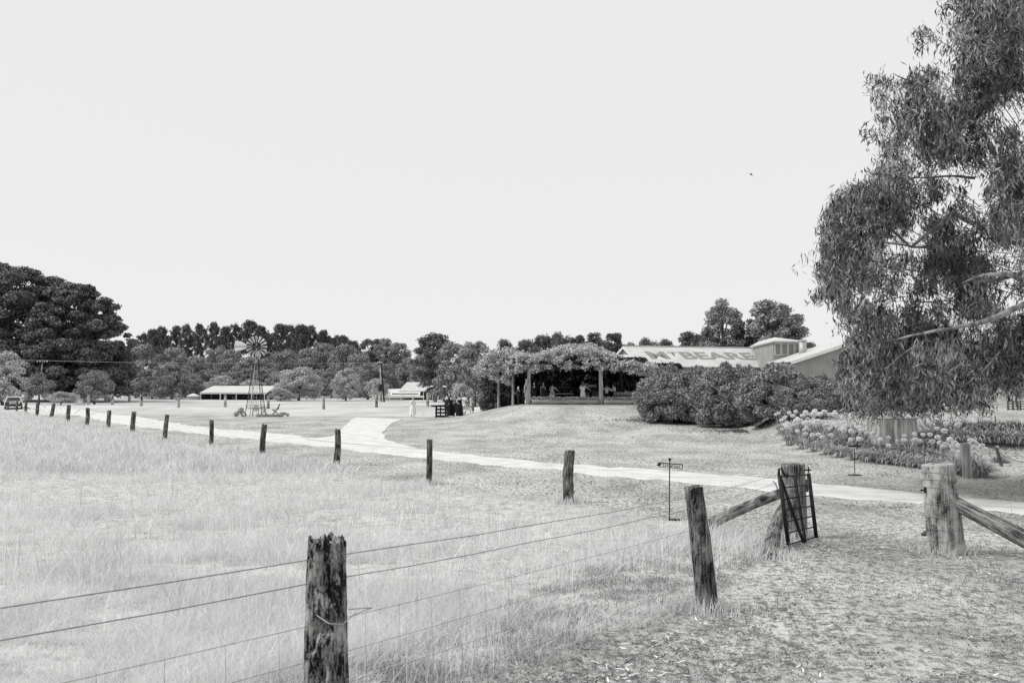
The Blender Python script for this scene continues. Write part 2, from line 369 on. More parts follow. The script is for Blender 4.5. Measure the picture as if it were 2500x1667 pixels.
strip('road', up, lo, M['road'])
strip('path', [(1030, 1096), (972, 1084), (945, 1071), (935, 1058), (948, 1045), (960, 1033), (985, 1024)],
      [(740, 1074), (812, 1066), (829, 1053), (838, 1043), (846, 1035), (858, 1026), (867, 1020)], M['road'], .02, sm_n=14)

# ================================================================ FENCES
def post_mesh(mb, top, base, r0, r1, n=20, rows=26, rough=.1, bend=0, ragged=.03, seed=0, bury=.25, holes=()):
    top = Vector(top); base = Vector(base); ax = (top-base); base = base-ax.normalized()*bury; ax = top-base; L_ = ax.length; z = ax.normalized()
    u = Vector((1, 0, 0)); u = (u-z*u.dot(z)).normalized(); v = z.cross(u)
    vs = []
    a = np.arange(n)*2*math.pi/n
    for i in range(rows):
        t = i/(rows-1); r = r0*(1-t)+r1*t
        dn = fbm(np.cos(a)*2.2+seed, np.sin(a)*2.2, t*L_*1.1, seed, 4)-.5
        gr = fbm(np.cos(a)*6+seed, np.sin(a)*6, t*L_*.6, seed+9, 3)-.5
        fi = fbm(np.cos(a)*9+seed, np.sin(a)*9, t*L_*9, seed+19, 3)-.5
        rr = r*(1+rough*(dn*2.4+np.minimum(gr, 0)*3.2+fi*.9))
        for (ha, ht, hr, hd) in holes:
            da = np.abs((a-ha+math.pi) % (2*math.pi)-math.pi)*r; dz = (t-ht)*L_
            rr = rr-hd*np.exp(-((da/hr)**2+(dz/(hr*1.3))**2))
        off = u*(bend*math.sin(t*math.pi)*L_)+v*0
        for k in range(n):
            zz = (ragged*(fbm(math.cos(a[k])*2+seed, math.sin(a[k])*2, 5, seed, 3)-.5)*2) if i == rows-1 else 0
            vs.append(base+ax*t+z*float(zz)+off+(u*math.cos(a[k])+v*math.sin(a[k]))*float(rr[k]))
    c0 = len(vs)
    for s_, dz in ((.8, .01), (.45, -.012), (.12, .006)):
        for k in range(n):
            zz = ragged*(noise(math.cos(a[k])*3*s_+seed, math.sin(a[k])*3*s_, 7, seed)-.5)*2+dz
            vs.append(base+ax+z*float(zz)+(u*math.cos(a[k])+v*math.sin(a[k]))*r1*s_)
    fs = [(i*n+k, i*n+(k+1) % n, (i+1)*n+(k+1) % n, (i+1)*n+k) for i in range(rows+2) for k in range(n)]
    fs.append(tuple((rows+2)*n+k for k in range(n)))
    mb.add(vs, fs)
def wires(root, posts, offs, rad, sag=.01, name='strand_wire'):
    """posts: list of (top, base) ; offs: distance of each wire below the top, as share of height"""
    for o in offs:
        mb = MB(); pts = []
        for j, ((t0, b0), (t1, b1)) in enumerate(zip(posts, posts[1:])):
            a = t0.lerp(b0, o); b = t1.lerp(b1, o); n = 8
            for k in range(n+(j == len(posts)-2)):
                s = k/n; p = a.lerp(b, s); p.z -= sag*(a-b).length*.25*4*s*(1-s); p.z += .004*math.sin(17*s+o*9); pts.append(p)
        mb.tube(pts, rad, 5); mb.build(name, M['wire'], root)
def netting(root, posts, o0, o1, step, rad, hz=()):
    mb = MB()
    for o in hz:
        pts = []
        for (t0, b0), (t1, b1) in zip(posts, posts[1:]):
            for k in range(9): q = k/8; p = t0.lerp(b0, o).lerp(t1.lerp(b1, o), q); p.z -= .0025*(t1-t0).length*4*q*(1-q); pts.append(p)
        mb.tube(pts[::1], rad*1.5, 4, False)
    for (t0, b0), (t1, b1) in zip(posts, posts[1:]):
        L_ = (t1-t0).length; n = max(1, int(L_/step))
        for k in range(1, n):
            s = k/n; a = t0.lerp(b0, o0).lerp(t1.lerp(b1, o0), s); b = t0.lerp(b0, o1).lerp(t1.lerp(b1, o1), s)
            m = a.lerp(b, .5)+Vector((rnd.uniform(-.012, .012), 0, 0)); mb.tube([a, m, b], rad, 3, False)
    mb.build('netting', M['wire'], root)

# --- front fence
fp1 = (at(*S(752, 1240), 4.8), at(*S(748, 1800), 4.75)); fp1b = Vector((fp1[1].x, fp1[1].y, gz(fp1[1].x, fp1[1].y)))
p2b = ground(*S(1622, 1402)); p2 = (at(1693, 1190, p2b.y-.05), p2b)
slb = ground(1942, 1312); sl_ = (at(1936, 1133, slb.y), slb)
off_b = Vector((-4.9, -1.2, gz(-4.9, -1.2))); offp = (off_b+Vector((-.1, 0, 1.15)), off_b)
ff = thing('wire_fence', 'near paddock fence with rotted split posts and slack wires, closest to the camera', 'fence', fp1b)
mb = MB(); holes = [(math.pi*1.42, .86, .035, .05), (math.pi*1.5, .72, .03, .06), (math.pi*1.36, .71, .03, .05), (math.pi*1.3, .66, .022, .05), (math.pi*1.45, .57, .03, .06), (math.pi*1.4, .44, .03, .07), (math.pi*1.35, .34, .022, .05), (math.pi*1.55, .9, .04, .05), (math.pi*1.62, .83, .03, .04)]
post_mesh(mb, fp1[0], fp1b, .125, .09, 160, 220, .17, .0, .05, 3, holes=holes); o = mb.build('fence_post', M['post_near'], ff, True); o['label'] = 'thick rotted post full of bolt holes, nearest the camera'
mb = MB(); post_mesh(mb, p2[0], p2[1], .115, .088, 72, 90, .12, .012, .025, 21, holes=[(math.pi*1.5, .88, .02, .03), (math.pi*1.45, .78, .02, .03), (math.pi*1.48, .7, .02, .03), (math.pi*1.48, .62, .022, .03)]); o = mb.build('fence_post', M['post'], ff, True); o['label'] = 'split leaning post midway between the near post and the gate'
mb = MB(); post_mesh(mb, offp[0], offp[1], .11, .1, 30, 30, .12, 0, .03, 31); mb.build('fence_post', M['post'], ff, True)
chain = [offp, (fp1[0], fp1b), p2, sl_]
wires(ff, chain, (.07, .165), .0025); netting(ff, chain, .33, .88, .3, .0009, (.33, .47, .6, .74, .88))
mb = MB(); q = fp1[0].lerp(fp1b, .3); mb.tube([q+Vector((-.03, -.1, .02)), q+Vector((.03, -.115, -.015)), q+Vector((.085, -.07, -.03)), q+Vector((.13, .0, 0)), q+Vector((.2, .12, .005)), q+Vector((.1, .02, .02))], .003, 6); mb.build('tie_wire', M['steel'], ff)
# --- left gate strainer with its two props
ls = thing('strainer_post', 'stout sawn strainer post standing behind the open iron gate', 'post', slb)
mb = MB(); post_mesh(mb, sl_[0], sl_[1], .205, .19, 60, 50, .022, 0, .003, 41); mb.build('post', M['strainer_dark'], ls, True)
for k, o in enumerate((.14, .24, .34, .47, .6)):
    mb = MB(); c = sl_[0].lerp(sl_[1], o); mb.tube([c+Vector((.2*math.cos(a), .2*math.sin(a), 0)) for a in np.linspace(0, 2*math.pi, 25)], .003, 4, False); mb.build('wire_ring', M['wire'], ls)
def prop(root, a, b, r0, r1, seed, mat_='post', bend=.03):
    a = Vector(a); b = Vector(b); L_ = (b-a).length; mb = MB(); post_mesh(mb, (0, 0, L_), (0, 0, 0), r0, r1, 36, 34, .14, bend, .02, seed, bury=.12)
    o = mb.build('brace', M[mat_], None, True); o.rotation_euler = (b-a).to_track_quat('Z', 'Y').to_euler(); o.location = a-rootloc(root); o.parent = root
pa = ground(1722, 1290)
prop(ls, Vector((pa.x, pa.y, pa.z+.02)), at(1902, 1205, slb.y-.1), .095, .085, 51, 'strainer_dark', -.06)
pb = ground(1885, 1362); prop(ls, pb, at(1925, 1225, slb.y-.25), .125, .085, 53, 'strainer_dark')
# --- right gate strainer
srb = ground(2312, 1350); srt = at(2290, 1133, srb.y)
rs = thing('strainer_post', 'widest pale strainer post right of the gateway, wound with wire', 'post', srb)
mb = MB(); post_mesh(mb, srt, srb, .265, .225, 80, 60, .022, 0, .003, 61); mb.build('post', M['strainer'], rs, True)
for o in (.09, .17, .255, .44, .585, .72, .85):
    mb = MB(); c = srt.lerp(srb, o); r_ = .232+.04*o; mb.tube([c+Vector((r_*math.cos(a), r_*math.sin(a), .01*math.sin(a*2))) for a in np.linspace(0, 2*math.pi, 31)], .003, 4, False); mb.build('wire_ring', M['wire'], rs)
mb = MB(); c = at(2258, 1196, srb.y-.05); mb.box(c, (.02, .03, .085)).box(c+Vector((-.03, 0, 0)), (.07, .02, .022)); mb.build('latch', M['iron'], rs)
pe = ground(2620, 1375); prop(rs, pe, at(2322, 1222, srb.y-.08), .13, .1, 63, 'strainer_dark', .01)
# --- right fence going off the frame
rf = thing('wire_fence', 'wire netting fence leading right from the widest strainer post', 'fence', srb)
pr = Vector((9.8, 12.6, gz(9.8, 12.6))); chain = [(srt, srb), (pr+Vector((0, 0, 1.15)), pr)]
mb = MB(); post_mesh(mb, pr+Vector((0, 0, 1.15)), pr, .1, .09, 30, 30, .1, 0, .02, 71); mb.build('fence_post', M['post'], rf, True)
netting(rf, chain, .255, .96, .42, .0012, (.255, .44, .585, .72, .85, .96))
# --- iron gate, standing open
ga, gb = at(1903, 1160, 15.0), at(1925, 1330, 15.0); gc, gd = at(1974, 1155, 15.75), at(1993, 1312, 15.75)
gt = thing('iron_gate', 'small black iron gate standing open against the left strainer post', 'gate', Vector((gb.x, gb.y, gz(gb.x, gb.y))))
for a_, b_ in ((ga, gb), (gc, gd)): mb = MB(); mb.tube([a_, b_], .032, 10); mb.build('stile', M['iron'], gt, True)
for k in range(7):
    s = k/6; mb = MB(); mb.tube([ga.lerp(gb, s*.97+.02), gc.lerp(gd, s*.97+.02)], .0105, 8); mb.build('rail', M['iron'], gt, True)
m1 = at(1962, 1325, 15.3)
mb = MB(); mb.bar(ga+Vector((0, -.01, 0)), m1, .055, .012); mb.bar(at(1940, 1163, 15.3), at(1966, 1322, 15.3), .115, .02); mb.bar(at(1972, 1170, 15.7), at(1968, 1200, 15.6), .06, .012); mb.build('brace', M['iron'], gt)
mb = MB(); mb.tube([ga+Vector((-.01, 0, .0)), ga+Vector((-.005, 0, .1)), ga+Vector((.03, 0, .115)), ga+Vector((.05, 0, .05)), ga+Vector((.085, 0, -.01)), ga+Vector((.115, 0, .02))], .02, 8); mb.ball(ga+Vector((.11, 0, .0)), .035); mb.build('curled_bracket', M['iron'], gt, True)
mb = MB(); mb.tube([at(1887, 1174, 15), at(1893, 1180, 15), at(1897, 1190, 15), at(1903, 1199, 15)], .007, 6); mb.build('chain', M['iron'], gt)
mb = MB(); c = gc+Vector((0, 0, .05)); mb.tube([c+Vector((-.07, 0, 0)), c+Vector((.04, 0, 0))], .012, 8); mb.tube([c+Vector((0, 0, -.04)), c+Vector((0, 0, .05))], .012, 8); mb.build('hinge', M['iron'], gt)
# --- the long fence
lf = thing('wire_fence', 'long fence of crooked split posts running from the gate to the far left', 'fence', LF[0])
tops = [(1309, 1035, 23), (987, 1010, 14), (776, 987, 14), (608, 975, 13), (486, 965, 10), (384, 953, 10.5), (308, 946, 11), (251, 943, 9.5), (202, 937, 9), (159, 930, 9), (124, 927, 8), (87, 925, 7), (61, 920, 6), (40, 918, 5), (18, 917, 5)]
chain = [sl_]
for k, ((tx, ty, wd), b) in enumerate(zip(tops, LF)):
    t = at(*S(tx, ty), b.y); r = pxw(wd*1.063, b.y)/2; near = k < 4
    mb = MB(); post_mesh(mb, t, b, r*1.1, r*.95, 40 if near else 16, 50 if near else 16, .15, (-.025, .01, .035, -.02, .015, -.01)[k % 6], .04 if k else .01, 80+k)
    mb.build('fence_post', M['post'], lf, True); chain.append((t, b))
wires(lf, chain, (.07, .16), .0018); netting(lf, chain[:8], .3, .95, .3, .0009, (.3, .45, .62, .8, .95))
# --- far field fence
ff2 = thing('wire_fence', 'far field fence of grey posts beyond the lawn and windmill', 'fence', ground(550, 992))
def far_posts(root, L_, m='post'):
    ch = []
    for px, t, b in L_:
        g = ground(px, b+1.0); tt = at(px, t, g.y); mb = MB(); post_mesh(mb, tt, g, pxw(3.9, g.y), pxw(3.2, g.y), 12, 12, .12, .0, .04, int(px)); mb.build('fence_post', M[m], root, True); ch.append((tt, g))
    wires(root, ch, (.1, .35, .6), .0025)
far_posts(ff2, [(216, 964, 987), (274, 962, 987), (345, 964, 990), (436, 965, 994), (550, 964, 993), (655, 967, 996), (790, 967, 998), (919, 964, 993), (1044, 959, 992)], 'strainer')
ff3 = thing('wire_fence', 'faint fence of pale posts at the edge of the far trees', 'fence', ground(749, 974))
far_posts(ff3, [(316, 962, 979), (432, 960, 977), (749, 957, 974), (854, 956, 974), (960, 955, 974), (1075, 954, 974)], 'bark_pale')
# ================================================================ TREES
def cloud(C, Rr, n, size, asp=1.0, hang=0.0, up=.25, shell=.72, squash=.8, seed=0, curve=0.0, vary=.5, jit=.7):
    """leaves set round clump centres C (k,3) with radii Rr (k,)"""
    g = np.random.default_rng(seed); C = np.asarray(C, float); Rr = np.asarray(Rr, float); k = len(C)
    wgt = Rr**2/np.sum(Rr**2); idx = g.choice(k, n, p=wgt)
    D = g.normal(size=(n, 3)); D[:, 2] += up; D /= np.linalg.norm(D, axis=1, keepdims=True)
    rad = shell+(1-shell)*1.25*g.random(n); rad *= np.where(g.random(n) < .18, g.random(n), 1)
    lump = .8+.45*noise(D[:, 0]*2.3+idx, D[:, 1]*2.3, D[:, 2]*2.3, seed)
    P = C[idx]+D*(Rr[idx]*rad*lump)[:, None]*np.array([1, 1, squash])
    N = D+g.normal(size=(n, 3))*jit; s = size*(1-vary/2+vary*g.random(n))
    return leaf_quads(P, N, s, asp, hang, curve, seed)
def merge(L_):
    V = []; F = []; n = 0
    for v, f in L_: V.append(v); F.append(f+n); n += len(v)
    return np.concatenate(V), np.concatenate(F)
def limbs(mb, ends, base, fork, r0, r1, seed=0, n=7, wob=.05):
    q = random.Random(seed)
    for e in ends:
        b = Vector(base).lerp(Vector(fork), q.uniform(.5, 1)); e = Vector(e); mid = b.lerp(e, .5)+Vector((q.uniform(-1, 1), q.uniform(-1, 1), q.uniform(0, 1)))*wob*(e-b).length
        mb.tube([b, b.lerp(mid, .6), mid, mid.lerp(e, .6), e], [r0, r0*.8, r0*.6, r0*.4, r1], n)
PROTO = {}
ASP = {'dome': 2.0, 'round': 2.1, 'pine': 5.2, 'gum': 4.2, 'willow': 1.9, 'shrub': 1.6}
def proto(kind, var):
    """tree of radius 1 with its own natural height ASP[kind] -> crown arrays, trunk"""
    key = (kind, var)
    if key in PROTO: return PROTO[key]
    g = np.random.default_rng(var*17+{'dome': 1, 'pine': 2, 'gum': 3, 'round': 4, 'willow': 5, 'shrub': 6}[kind]*101); mb = MB(); A = ASP[kind]; C = []; Rr = []
    if kind in ('dome', 'round'):
        # boughs as rounded puffs over a broad dome, down to the ground
        for i in range(64 if kind == 'dome' else 80):
            zz = g.uniform(.06, 1)**.85; wd = (1-((zz-.42)/.6)**2)**.5 if zz > .42 else .8+.2*zz/.42; a = g.uniform(0, 6.28); r = (.8 if g.random() < .75 else g.uniform(.2, .7))*wd*g.uniform(.86, 1.05)
            rr = g.uniform(.17, .34) if kind == 'dome' else g.uniform(.14, .27); C.append((r*math.cos(a), r*math.sin(a), min(zz*A*.9, A-rr*.8))); Rr.append(rr)
        V, F = cloud(C, Rr, 10500 if kind == 'dome' else 12000, .055 if kind == 'dome' else .05, seed=var+5, shell=.78, squash=.72, up=.3, jit=.3 if kind == 'dome' else .5)
        mb.tube([(0, 0, -.1), (.02, 0, .5), (0, .02, 1)], [.07, .05, .03], 8); limbs(mb, C[:9], (0, 0, .2), (0, 0, .9), .03, .008, var)
    elif kind == 'pine':
        lo_ = g.uniform(.4, .55)
        for i in range(110):
            zz = g.uniform(lo_, .97); a = g.uniform(0, 6.28); wd = max(.15, 1-((zz-.76)/(.26 if zz > .76 else .36))**2)**.5*(.45+.9*noise(math.cos(a)*1.3+var, math.sin(a)*1.3, zz*7, 3)); r = wd*math.sqrt(g.uniform(.02, 1))
            C.append((r*math.cos(a), r*math.sin(a), A*zz+.2*r)); Rr.append(g.uniform(.12, .3))
        C.append((0, 0, A*.965)); Rr.append(.26)
        C = [tuple(float(v) for v in c) for c in C]; V, F = cloud(C, Rr, 8500, .085, seed=var+50, squash=.8, shell=.3, jit=1)
        mb.tube([(0, 0, -.1), (.05, 0, A*.4), (0, .04, A*.75), (.01, 0, A*.95)], [.11, .085, .06, .02], 7); limbs(mb, C[:16], (0, 0, A*.3), (0, 0, A*.9), .03, .01, var, 5)
    elif kind == 'gum':
        for i in range(70):
            zz = g.uniform(.16, 1); a = g.uniform(0, 6.28); wd = (1-((zz-.58)/.46)**2)**.5 if abs(zz-.58) < .45 else .3; r = wd*math.sqrt(g.uniform(.08, 1))*.85; C.append((r*math.cos(a), r*math.sin(a), zz*A*.95)); Rr.append(g.uniform(.17, .33))
        V, F = cloud(C, Rr, 15000, .065, 1.3, .3, seed=var+90, squash=.75, shell=.6, jit=.8)
        mb.tube([(0, 0, -.1), (.08, .02, A*.2), (-.05, 0, A*.5), (.02, .03, A*.75)], [.09, .07, .05, .03], 8); limbs(mb, C[:24], (0, 0, A*.15), (0, 0, A*.65), .045, .012, var, 6)
    elif kind == 'willow':
        for i in range(44):
            a = g.uniform(0, 6.28); r = g.uniform(.1, .8); z = A*(.86-.4*r*r-g.uniform(0, .42)); C.append((r*math.cos(a), r*math.sin(a), z)); Rr.append(g.uniform(.18, .3))
        V, F = cloud(C, Rr, 10000, .065, 2.2, 1.6, seed=var+130, squash=.9, shell=.5, jit=.9)
        mb.tube([(0, 0, -.1), (.03, 0, .6), (0, 0, 1.2)], [.05, .04, .02], 7); limbs(mb, C[:10], (0, 0, .6), (0, 0, 1.2), .02, .008, var, 5)
    else:   # shrub of fine narrow leaves, seen at 50 m; foliage right down to the soil
        for i in range(150):
            zz = g.uniform(.02, 1); wd = (1-((zz-.4)/.62)**2)**.5 if zz > .4 else .82+.18*zz/.4; a = g.uniform(0, 6.28); r = (.82 if g.random() < .8 else g.uniform(.2, .7))*wd*g.uniform(.84, 1.05); C.append((r*math.cos(a), r*math.sin(a), .06+zz*A*.84)); Rr.append(g.uniform(.12, .22))
        V1 = cloud(C, Rr, 44000, .05, 2.8, .25, seed=var+170, squash=.85, shell=.55, up=.4, jit=.8)
        sp = []; sr = []
        for i in range(26):
            a = g.uniform(0, 6.28); r = g.uniform(0, .75); zt = A*(.9-.3*r*r)+g.uniform(-.05, .14)
            for q in range(3): sp.append((r*math.cos(a)+g.uniform(-.02, .02), r*math.sin(a), zt+.06*q)); sr.append(.06-.012*q)
        V2 = cloud(sp, sr, 3000, .055, 3, -.6, seed=var+171, squash=1.2, shell=.2, jit=.9); V, F = merge([V1, V2])
        mb.tube([(0, 0, -.1), (.02, 0, .3), (0, 0, .8)], [.03, .025, .02], 7); limbs(mb, C[:14], (0, 0, 0), (0, 0, .4), .02, .006, var, 6)
    PROTO[key] = ((V, F), mb, {}); return PROTO[key]
def tree(kind, var, cx, top, hw, d, m, label, cat='tree', name=None, group=None, base=None, bark='bark', rz=None, depth=1.0):
    p = EYE+ray(cx, 900)*d; g = gz(p.x, p.y) if base is None else base
    zt = at(cx, top, d).z; loc = Vector((p.x, p.y, g)); h = zt-g; r = pxw(hw, d)
    (V, F), tm, cache = proto(kind, var)
    k = (m, bark)
    if k not in cache:
        cm = fast_mesh('crown', V, F, M[m]); tme = bpy.data.meshes.new('trunk'); tme.from_pydata(tm.v, [], tm.f); tme.materials.append(M[bark]); cache[k] = (cm, tme)
    t = thing(name or 'tree', label, cat, loc, group); t.rotation_euler.z = rnd.uniform(-3, 3) if rz is None else rz; t.scale = (r, r*depth, h/ASP[kind])
    if depth != 1: t.rotation_euler.z = 0
    link('crown', cache[k][0], t); link('trunk', cache[k][1], t); return t

# far pines, left to right
pines = [(347, 815, 17), (370, 808, 16), (401, 801, 19), (428, 798, 17), (455, 793, 17), (487, 795, 16), (516, 790, 17), (550, 799, 18), (575, 793, 15), (610, 787, 25), (644, 800, 20), (687, 793, 26), (710, 795, 18), (733, 797, 19), (758, 799, 21), (786, 808, 17), (816, 820, 15), (838, 823, 19)]
for i, (x, t, hwid) in enumerate(pines):
    tree('pine', (i*5+i//4) % 7, x+rnd.uniform(-4, 4), t-2, hwid*1.12*rnd.uniform(.85, 1.2), 250+(i*37 % 20), 'f_pine', 'tall dark pine in the far row on the skyline, %s from the left' % ORD[i], name='pine_tree', group='far row of pines', base=0)
for i, (x, t, hwid) in enumerate([(322, 828, 18), (386, 824, 15), (534, 822, 15), (664, 814, 17), (800, 824, 16), (860, 834, 16)]):
    tree('pine', (i*3+2) % 7, x, t, hwid*1.3, 282+(i*13 % 15), 'f_pine', 'shorter dark pine showing between the taller ones on the skyline, %s from the left' % ORD[i], name='pine_tree', group='second row of far pines', base=0)
# giant conifer mass on the left: two trees
def giant(cx, top, hw, d, seed, label, n=42000):
    p = EYE+ray(cx, 900)*d; zt = at(cx, top, d).z; r = pxw(hw, d); g = np.random.default_rng(seed); loc = Vector((p.x, p.y, 0)); C = []; Rr = []
    for i in range(300):
        z = g.uniform(.08, 1); wd = math.sqrt(max(0, 1-((z-.42)/.6)**2)) if z > .42 else .98; a = g.uniform(0, 6.28); q = math.sqrt(g.uniform(.12, 1))*.88*wd
        if .52 < z < .6 and g.random() < .5: continue
        C.append((q*r*math.cos(a), q*r*math.sin(a), z*zt*.95)); Rr.append(g.uniform(.075, .15)*r*(1 if z > .5 else 1.35))
    V, F = cloud(C, Rr, n*3, .3, seed=seed, squash=.5, shell=.55, up=.5, jit=.6)
    t = thing('conifer_tree', label, 'tree', loc); link('crown', fast_mesh('crown', V, F, M['f_dark']), t)
    mb = MB(); mb.tube([(0, 0, -.5), (.3, .2, zt*.3), (-.3, 0, zt*.6), (0, 0, zt*.85)], [r*.055, r*.045, r*.03, r*.01], 10); limbs(mb, C[:60], (0, 0, zt*.1), (0, 0, zt*.7), r*.016, r*.004, seed, 6)
    me = bpy.data.meshes.new('trunk'); me.from_pydata(mb.v, [], mb.f); me.materials.append(M['bark']); link('trunk', me, t)
giant(20, 640, 205, 158, 5, 'huge dark spreading conifer at the left edge, tallest tree on the left')
giant(190, 688, 138, 150, 6, 'dark broad conifer whose rounded side slopes down over the white car and power pole', 34000)
giant(-260, 640, 200, 165, 8, 'dark spreading conifer standing just outside the left edge', 20000)
L_ = [  # kind, var, cx, top, hw, d, material, label
 ('round', 0, 8, 855, 66, 118, 'f_light', 'pale leafy tree at the left edge above the white car'),
 ('willow', 1, 98, 905, 42, 124, 'f_mid', 'dark leafy tree with drooping sprays just right of the leaning power pole'),
 ('round', 1, 232, 901, 47, 128, 'f_mid', 'rounded grey tree standing alone against the giant dark conifer'),
 ('willow', 2, 150, 951, 36, 112, 'f_light', 'low spreading pale bush by the road left of the tree stump'),
 ('dome', 0, 350, 838, 50, 215, 'f_mid', 'puffy grey tree just right of the giant conifer, upper tier'),
 ('dome', 1, 420, 846, 55, 222, 'f_mid', 'puffy tree below the third and fourth pines'),
 ('dome', 2, 480, 868, 42, 205, 'f_mid', 'puffy tree above the left end of the shed roof'),
 ('dome', 3, 528, 842, 38, 225, 'f_mid', 'puffy tree left of the windmill tail'),
 ('dome', 0, 560, 850, 42, 212, 'f_mid', 'puffy tree directly behind the windmill tail'),
 ('dome', 1, 606, 868, 40, 205, 'f_mid', 'dark puffy tree behind the windmill tower'),
 ('dome', 2, 648, 872, 36, 204, 'f_mid', 'puffy tree just right of the windmill platform'),
 ('dome', 3, 690, 850, 46, 215, 'f_mid', 'puffy tree above the big pale dome-shaped tree'),
 ('dome', 0, 745, 848, 46, 220, 'f_mid', 'puffy tree right of centre over the pale dome-shaped tree'),
 ('dome', 1, 795, 836, 48, 225, 'f_mid', 'tall puffy tree under the right end of the pine row'),
 ('dome', 2, 842, 838, 42, 215, 'f_mid', 'puffy tree where the pine row ends'),
 ('dome', 3, 880, 858, 36, 205, 'f_mid', 'puffy tree left of the twin utility pole top'),
 ('dome', 0, 372, 900, 50, 185, 'f_mid', 'wide rounded shrub tree left of the shed and water tank, outer one'),
 ('dome', 2, 420, 886, 52, 180, 'f_mid', 'wide rounded shrub tree just left of the shed'),
 ('round', 2, 540, 915, 42, 192, 'f_light', 'pale bush right behind the shed roof, left of the windmill legs'),
 ('round', 3, 620, 925, 40, 190, 'f_light', 'pale bush behind the shed roof at the windmill'),
 ('round', 0, 480, 935, 32, 182, 'f_mid', 'low bush behind the water tank'),
 ('round', 1, 730, 893, 62, 165, 'f_light', 'big pale dome-shaped tree right of the shed'),
 ('round', 2, 685, 945, 30, 160, 'f_light', 'low pale bush at the right end of the shed'),
 ('round', 0, 845, 897, 40, 160, 'f_light', 'pale egg-shaped tree left of the twin utility pole'),
 ('round', 3, 898, 884, 52, 175, 'f_mid', 'grey leafy tree behind the twin utility pole'),
 ('willow', 0, 922, 915, 34, 158, 'f_light', 'pale drooping tree at the foot of the twin utility pole'),
 ('round', 1, 944, 885, 34, 178, 'f_mid', 'grey leafy tree just left of the white house roof'),
 ('gum', 0, 903, 816, 34, 240, 'f_pine', 'slender gum tree on the skyline, leftmost of the skyline gums'),
 ('gum', 1, 942, 824, 38, 235, 'f_mid', 'middle gum tree on the skyline above the utility pole'),
 ('gum', 2, 975, 836, 32, 238, 'f_mid', 'right skyline gum tree beside the sky gap'),
 ('dome', 1, 1002, 872, 40, 196, 'f_mid', 'low grey tree in the dip of the skyline above the white house'),
 ('dome', 3, 1034, 855, 34, 192, 'f_mid', 'mid-height tree between the skyline dip and the large pale tree'),
 ('gum', 3, 1062, 812, 55, 150, 'f_dark', 'dark gum tree rising behind the large pale leafy tree'),
 ('round', 0, 1112, 832, 70, 122, 'f_soft', 'large leafy tree behind the group of people, darker below'),
 ('round', 2, 1160, 828, 60, 118, 'f_soft', 'large pale leafy tree behind the left end of the vine pergola'),
 ('willow', 3, 1126, 928, 38, 88, 'f_light', 'small weeping tree right behind the people at the dark table'),
 ('dome', 0, 1234, 826, 40, 175, 'f_pine', 'dark skyline tree behind the pergola, leftmost of its row'),
 ('dome', 1, 1282, 826, 42, 178, 'f_pine', 'dark skyline tree behind the pergola, second of its row'),
 ('dome', 2, 1325, 816, 42, 176, 'f_pine', 'dark skyline tree behind the pergola, third of its row'),
 ('dome', 3, 1370, 808, 38, 174, 'f_pine', 'dark skyline tree over the middle of the vine pergola'),
 ('gum', 0, 1408, 808, 38, 176, 'f_pine', 'dark open-crowned tree right of the middle of the vine pergola'),
 ('gum', 1, 1445, 810, 36, 170, 'f_pine', 'dark open-crowned tree second left of the barn gable'),
 ('gum', 2, 1500, 812, 38, 168, 'f_pine', 'dark open-crowned tree just left of the barn gable'),
 ('dome', 2, 1540, 834, 26, 172, 'f_mid', 'low tree touching the barn gable peak'),
 ('dome', 3, 1585, 822, 38, 165, 'f_pine', 'small round tree above the first letters on the barn roof'),
 ('dome', 0, 1630, 826, 36, 165, 'f_pine', 'small low tree above the middle of the barn roof'),
 ('gum', 3, 1684, 808, 44, 160, 'f_dark', 'dark round-headed tree left of the two tallest trees behind the barn'),
 ('gum', 1, 1766, 728, 56, 135, 'f_mid', 'left one of the two tall dark trees behind the barn'),
 ('dome', 1, 1732, 795, 36, 138, 'f_dark', 'dark tree filling in below the left tall tree behind the barn'),
 ('gum', 0, 1822, 764, 40, 137, 'f_dark', 'dark tree in the gap between the two tall trees behind the barn'),
 ('gum', 3, 1880, 730, 74, 134, 'f_mid', 'right and broadest of the two tall dark trees behind the barn'),
 ('gum', 2, 1940, 765, 46, 136, 'f_mid', 'dark tree behind the roof lantern and its chimney'),
 ('round', 2, 2260, 880, 60, 92, 'f_light', 'pale bush glimpsed behind the hanging eucalyptus foliage'),
 ('round', 3, 2385, 895, 48, 70, 'f_light', 'pale small-leaved tree near the white house on the right'),
 ('willow', 2, 2480, 880, 40, 66, 'f_light', 'pale tree beside the dark stable doorway at the right edge'),
]
for a in L_: tree(*a[:7], a[7])
L3 = [(332, 905, 46), (396, 915, 48), (455, 905, 44), (505, 900, 46), (560, 905, 44), (600, 900, 46), (648, 898, 44), (690, 905, 44), (770, 900, 48), (810, 905, 42), (870, 915, 40), (905, 925, 40), (955, 930, 26), (1050, 920, 30), (1080, 905, 46)]
for i, (x, t, hwid) in enumerate(L3):
    tree('dome' if i % 3 else 'round', i % 4, x, t, hwid, 193+(i*7 % 12), 'f_mid', 'understorey bush in the continuous belt of trees, %s from the left' % ORD[i], 'bush', 'bush', 'understorey bushes of the tree belt')
L2 = [(40, 30), (300, 45), (480, 60), (660, 60), (1020, 40), (1080, 50), (1190, 60), (1330, 60), (1470, 50), (1620, 60), (1780, 60), (1960, 60), (2100, 60), (2240, 60), (2400, 60), (2560, 60)]
for i, (x, hwid) in enumerate(L2):
    tree('dome', i % 4, x, 880+(i % 3)*8, hwid*1.5, 265, 'f_pine', 'low far woodland tree low on the horizon, %s from the left' % ORD[i], group='far woodland trees', base=0)
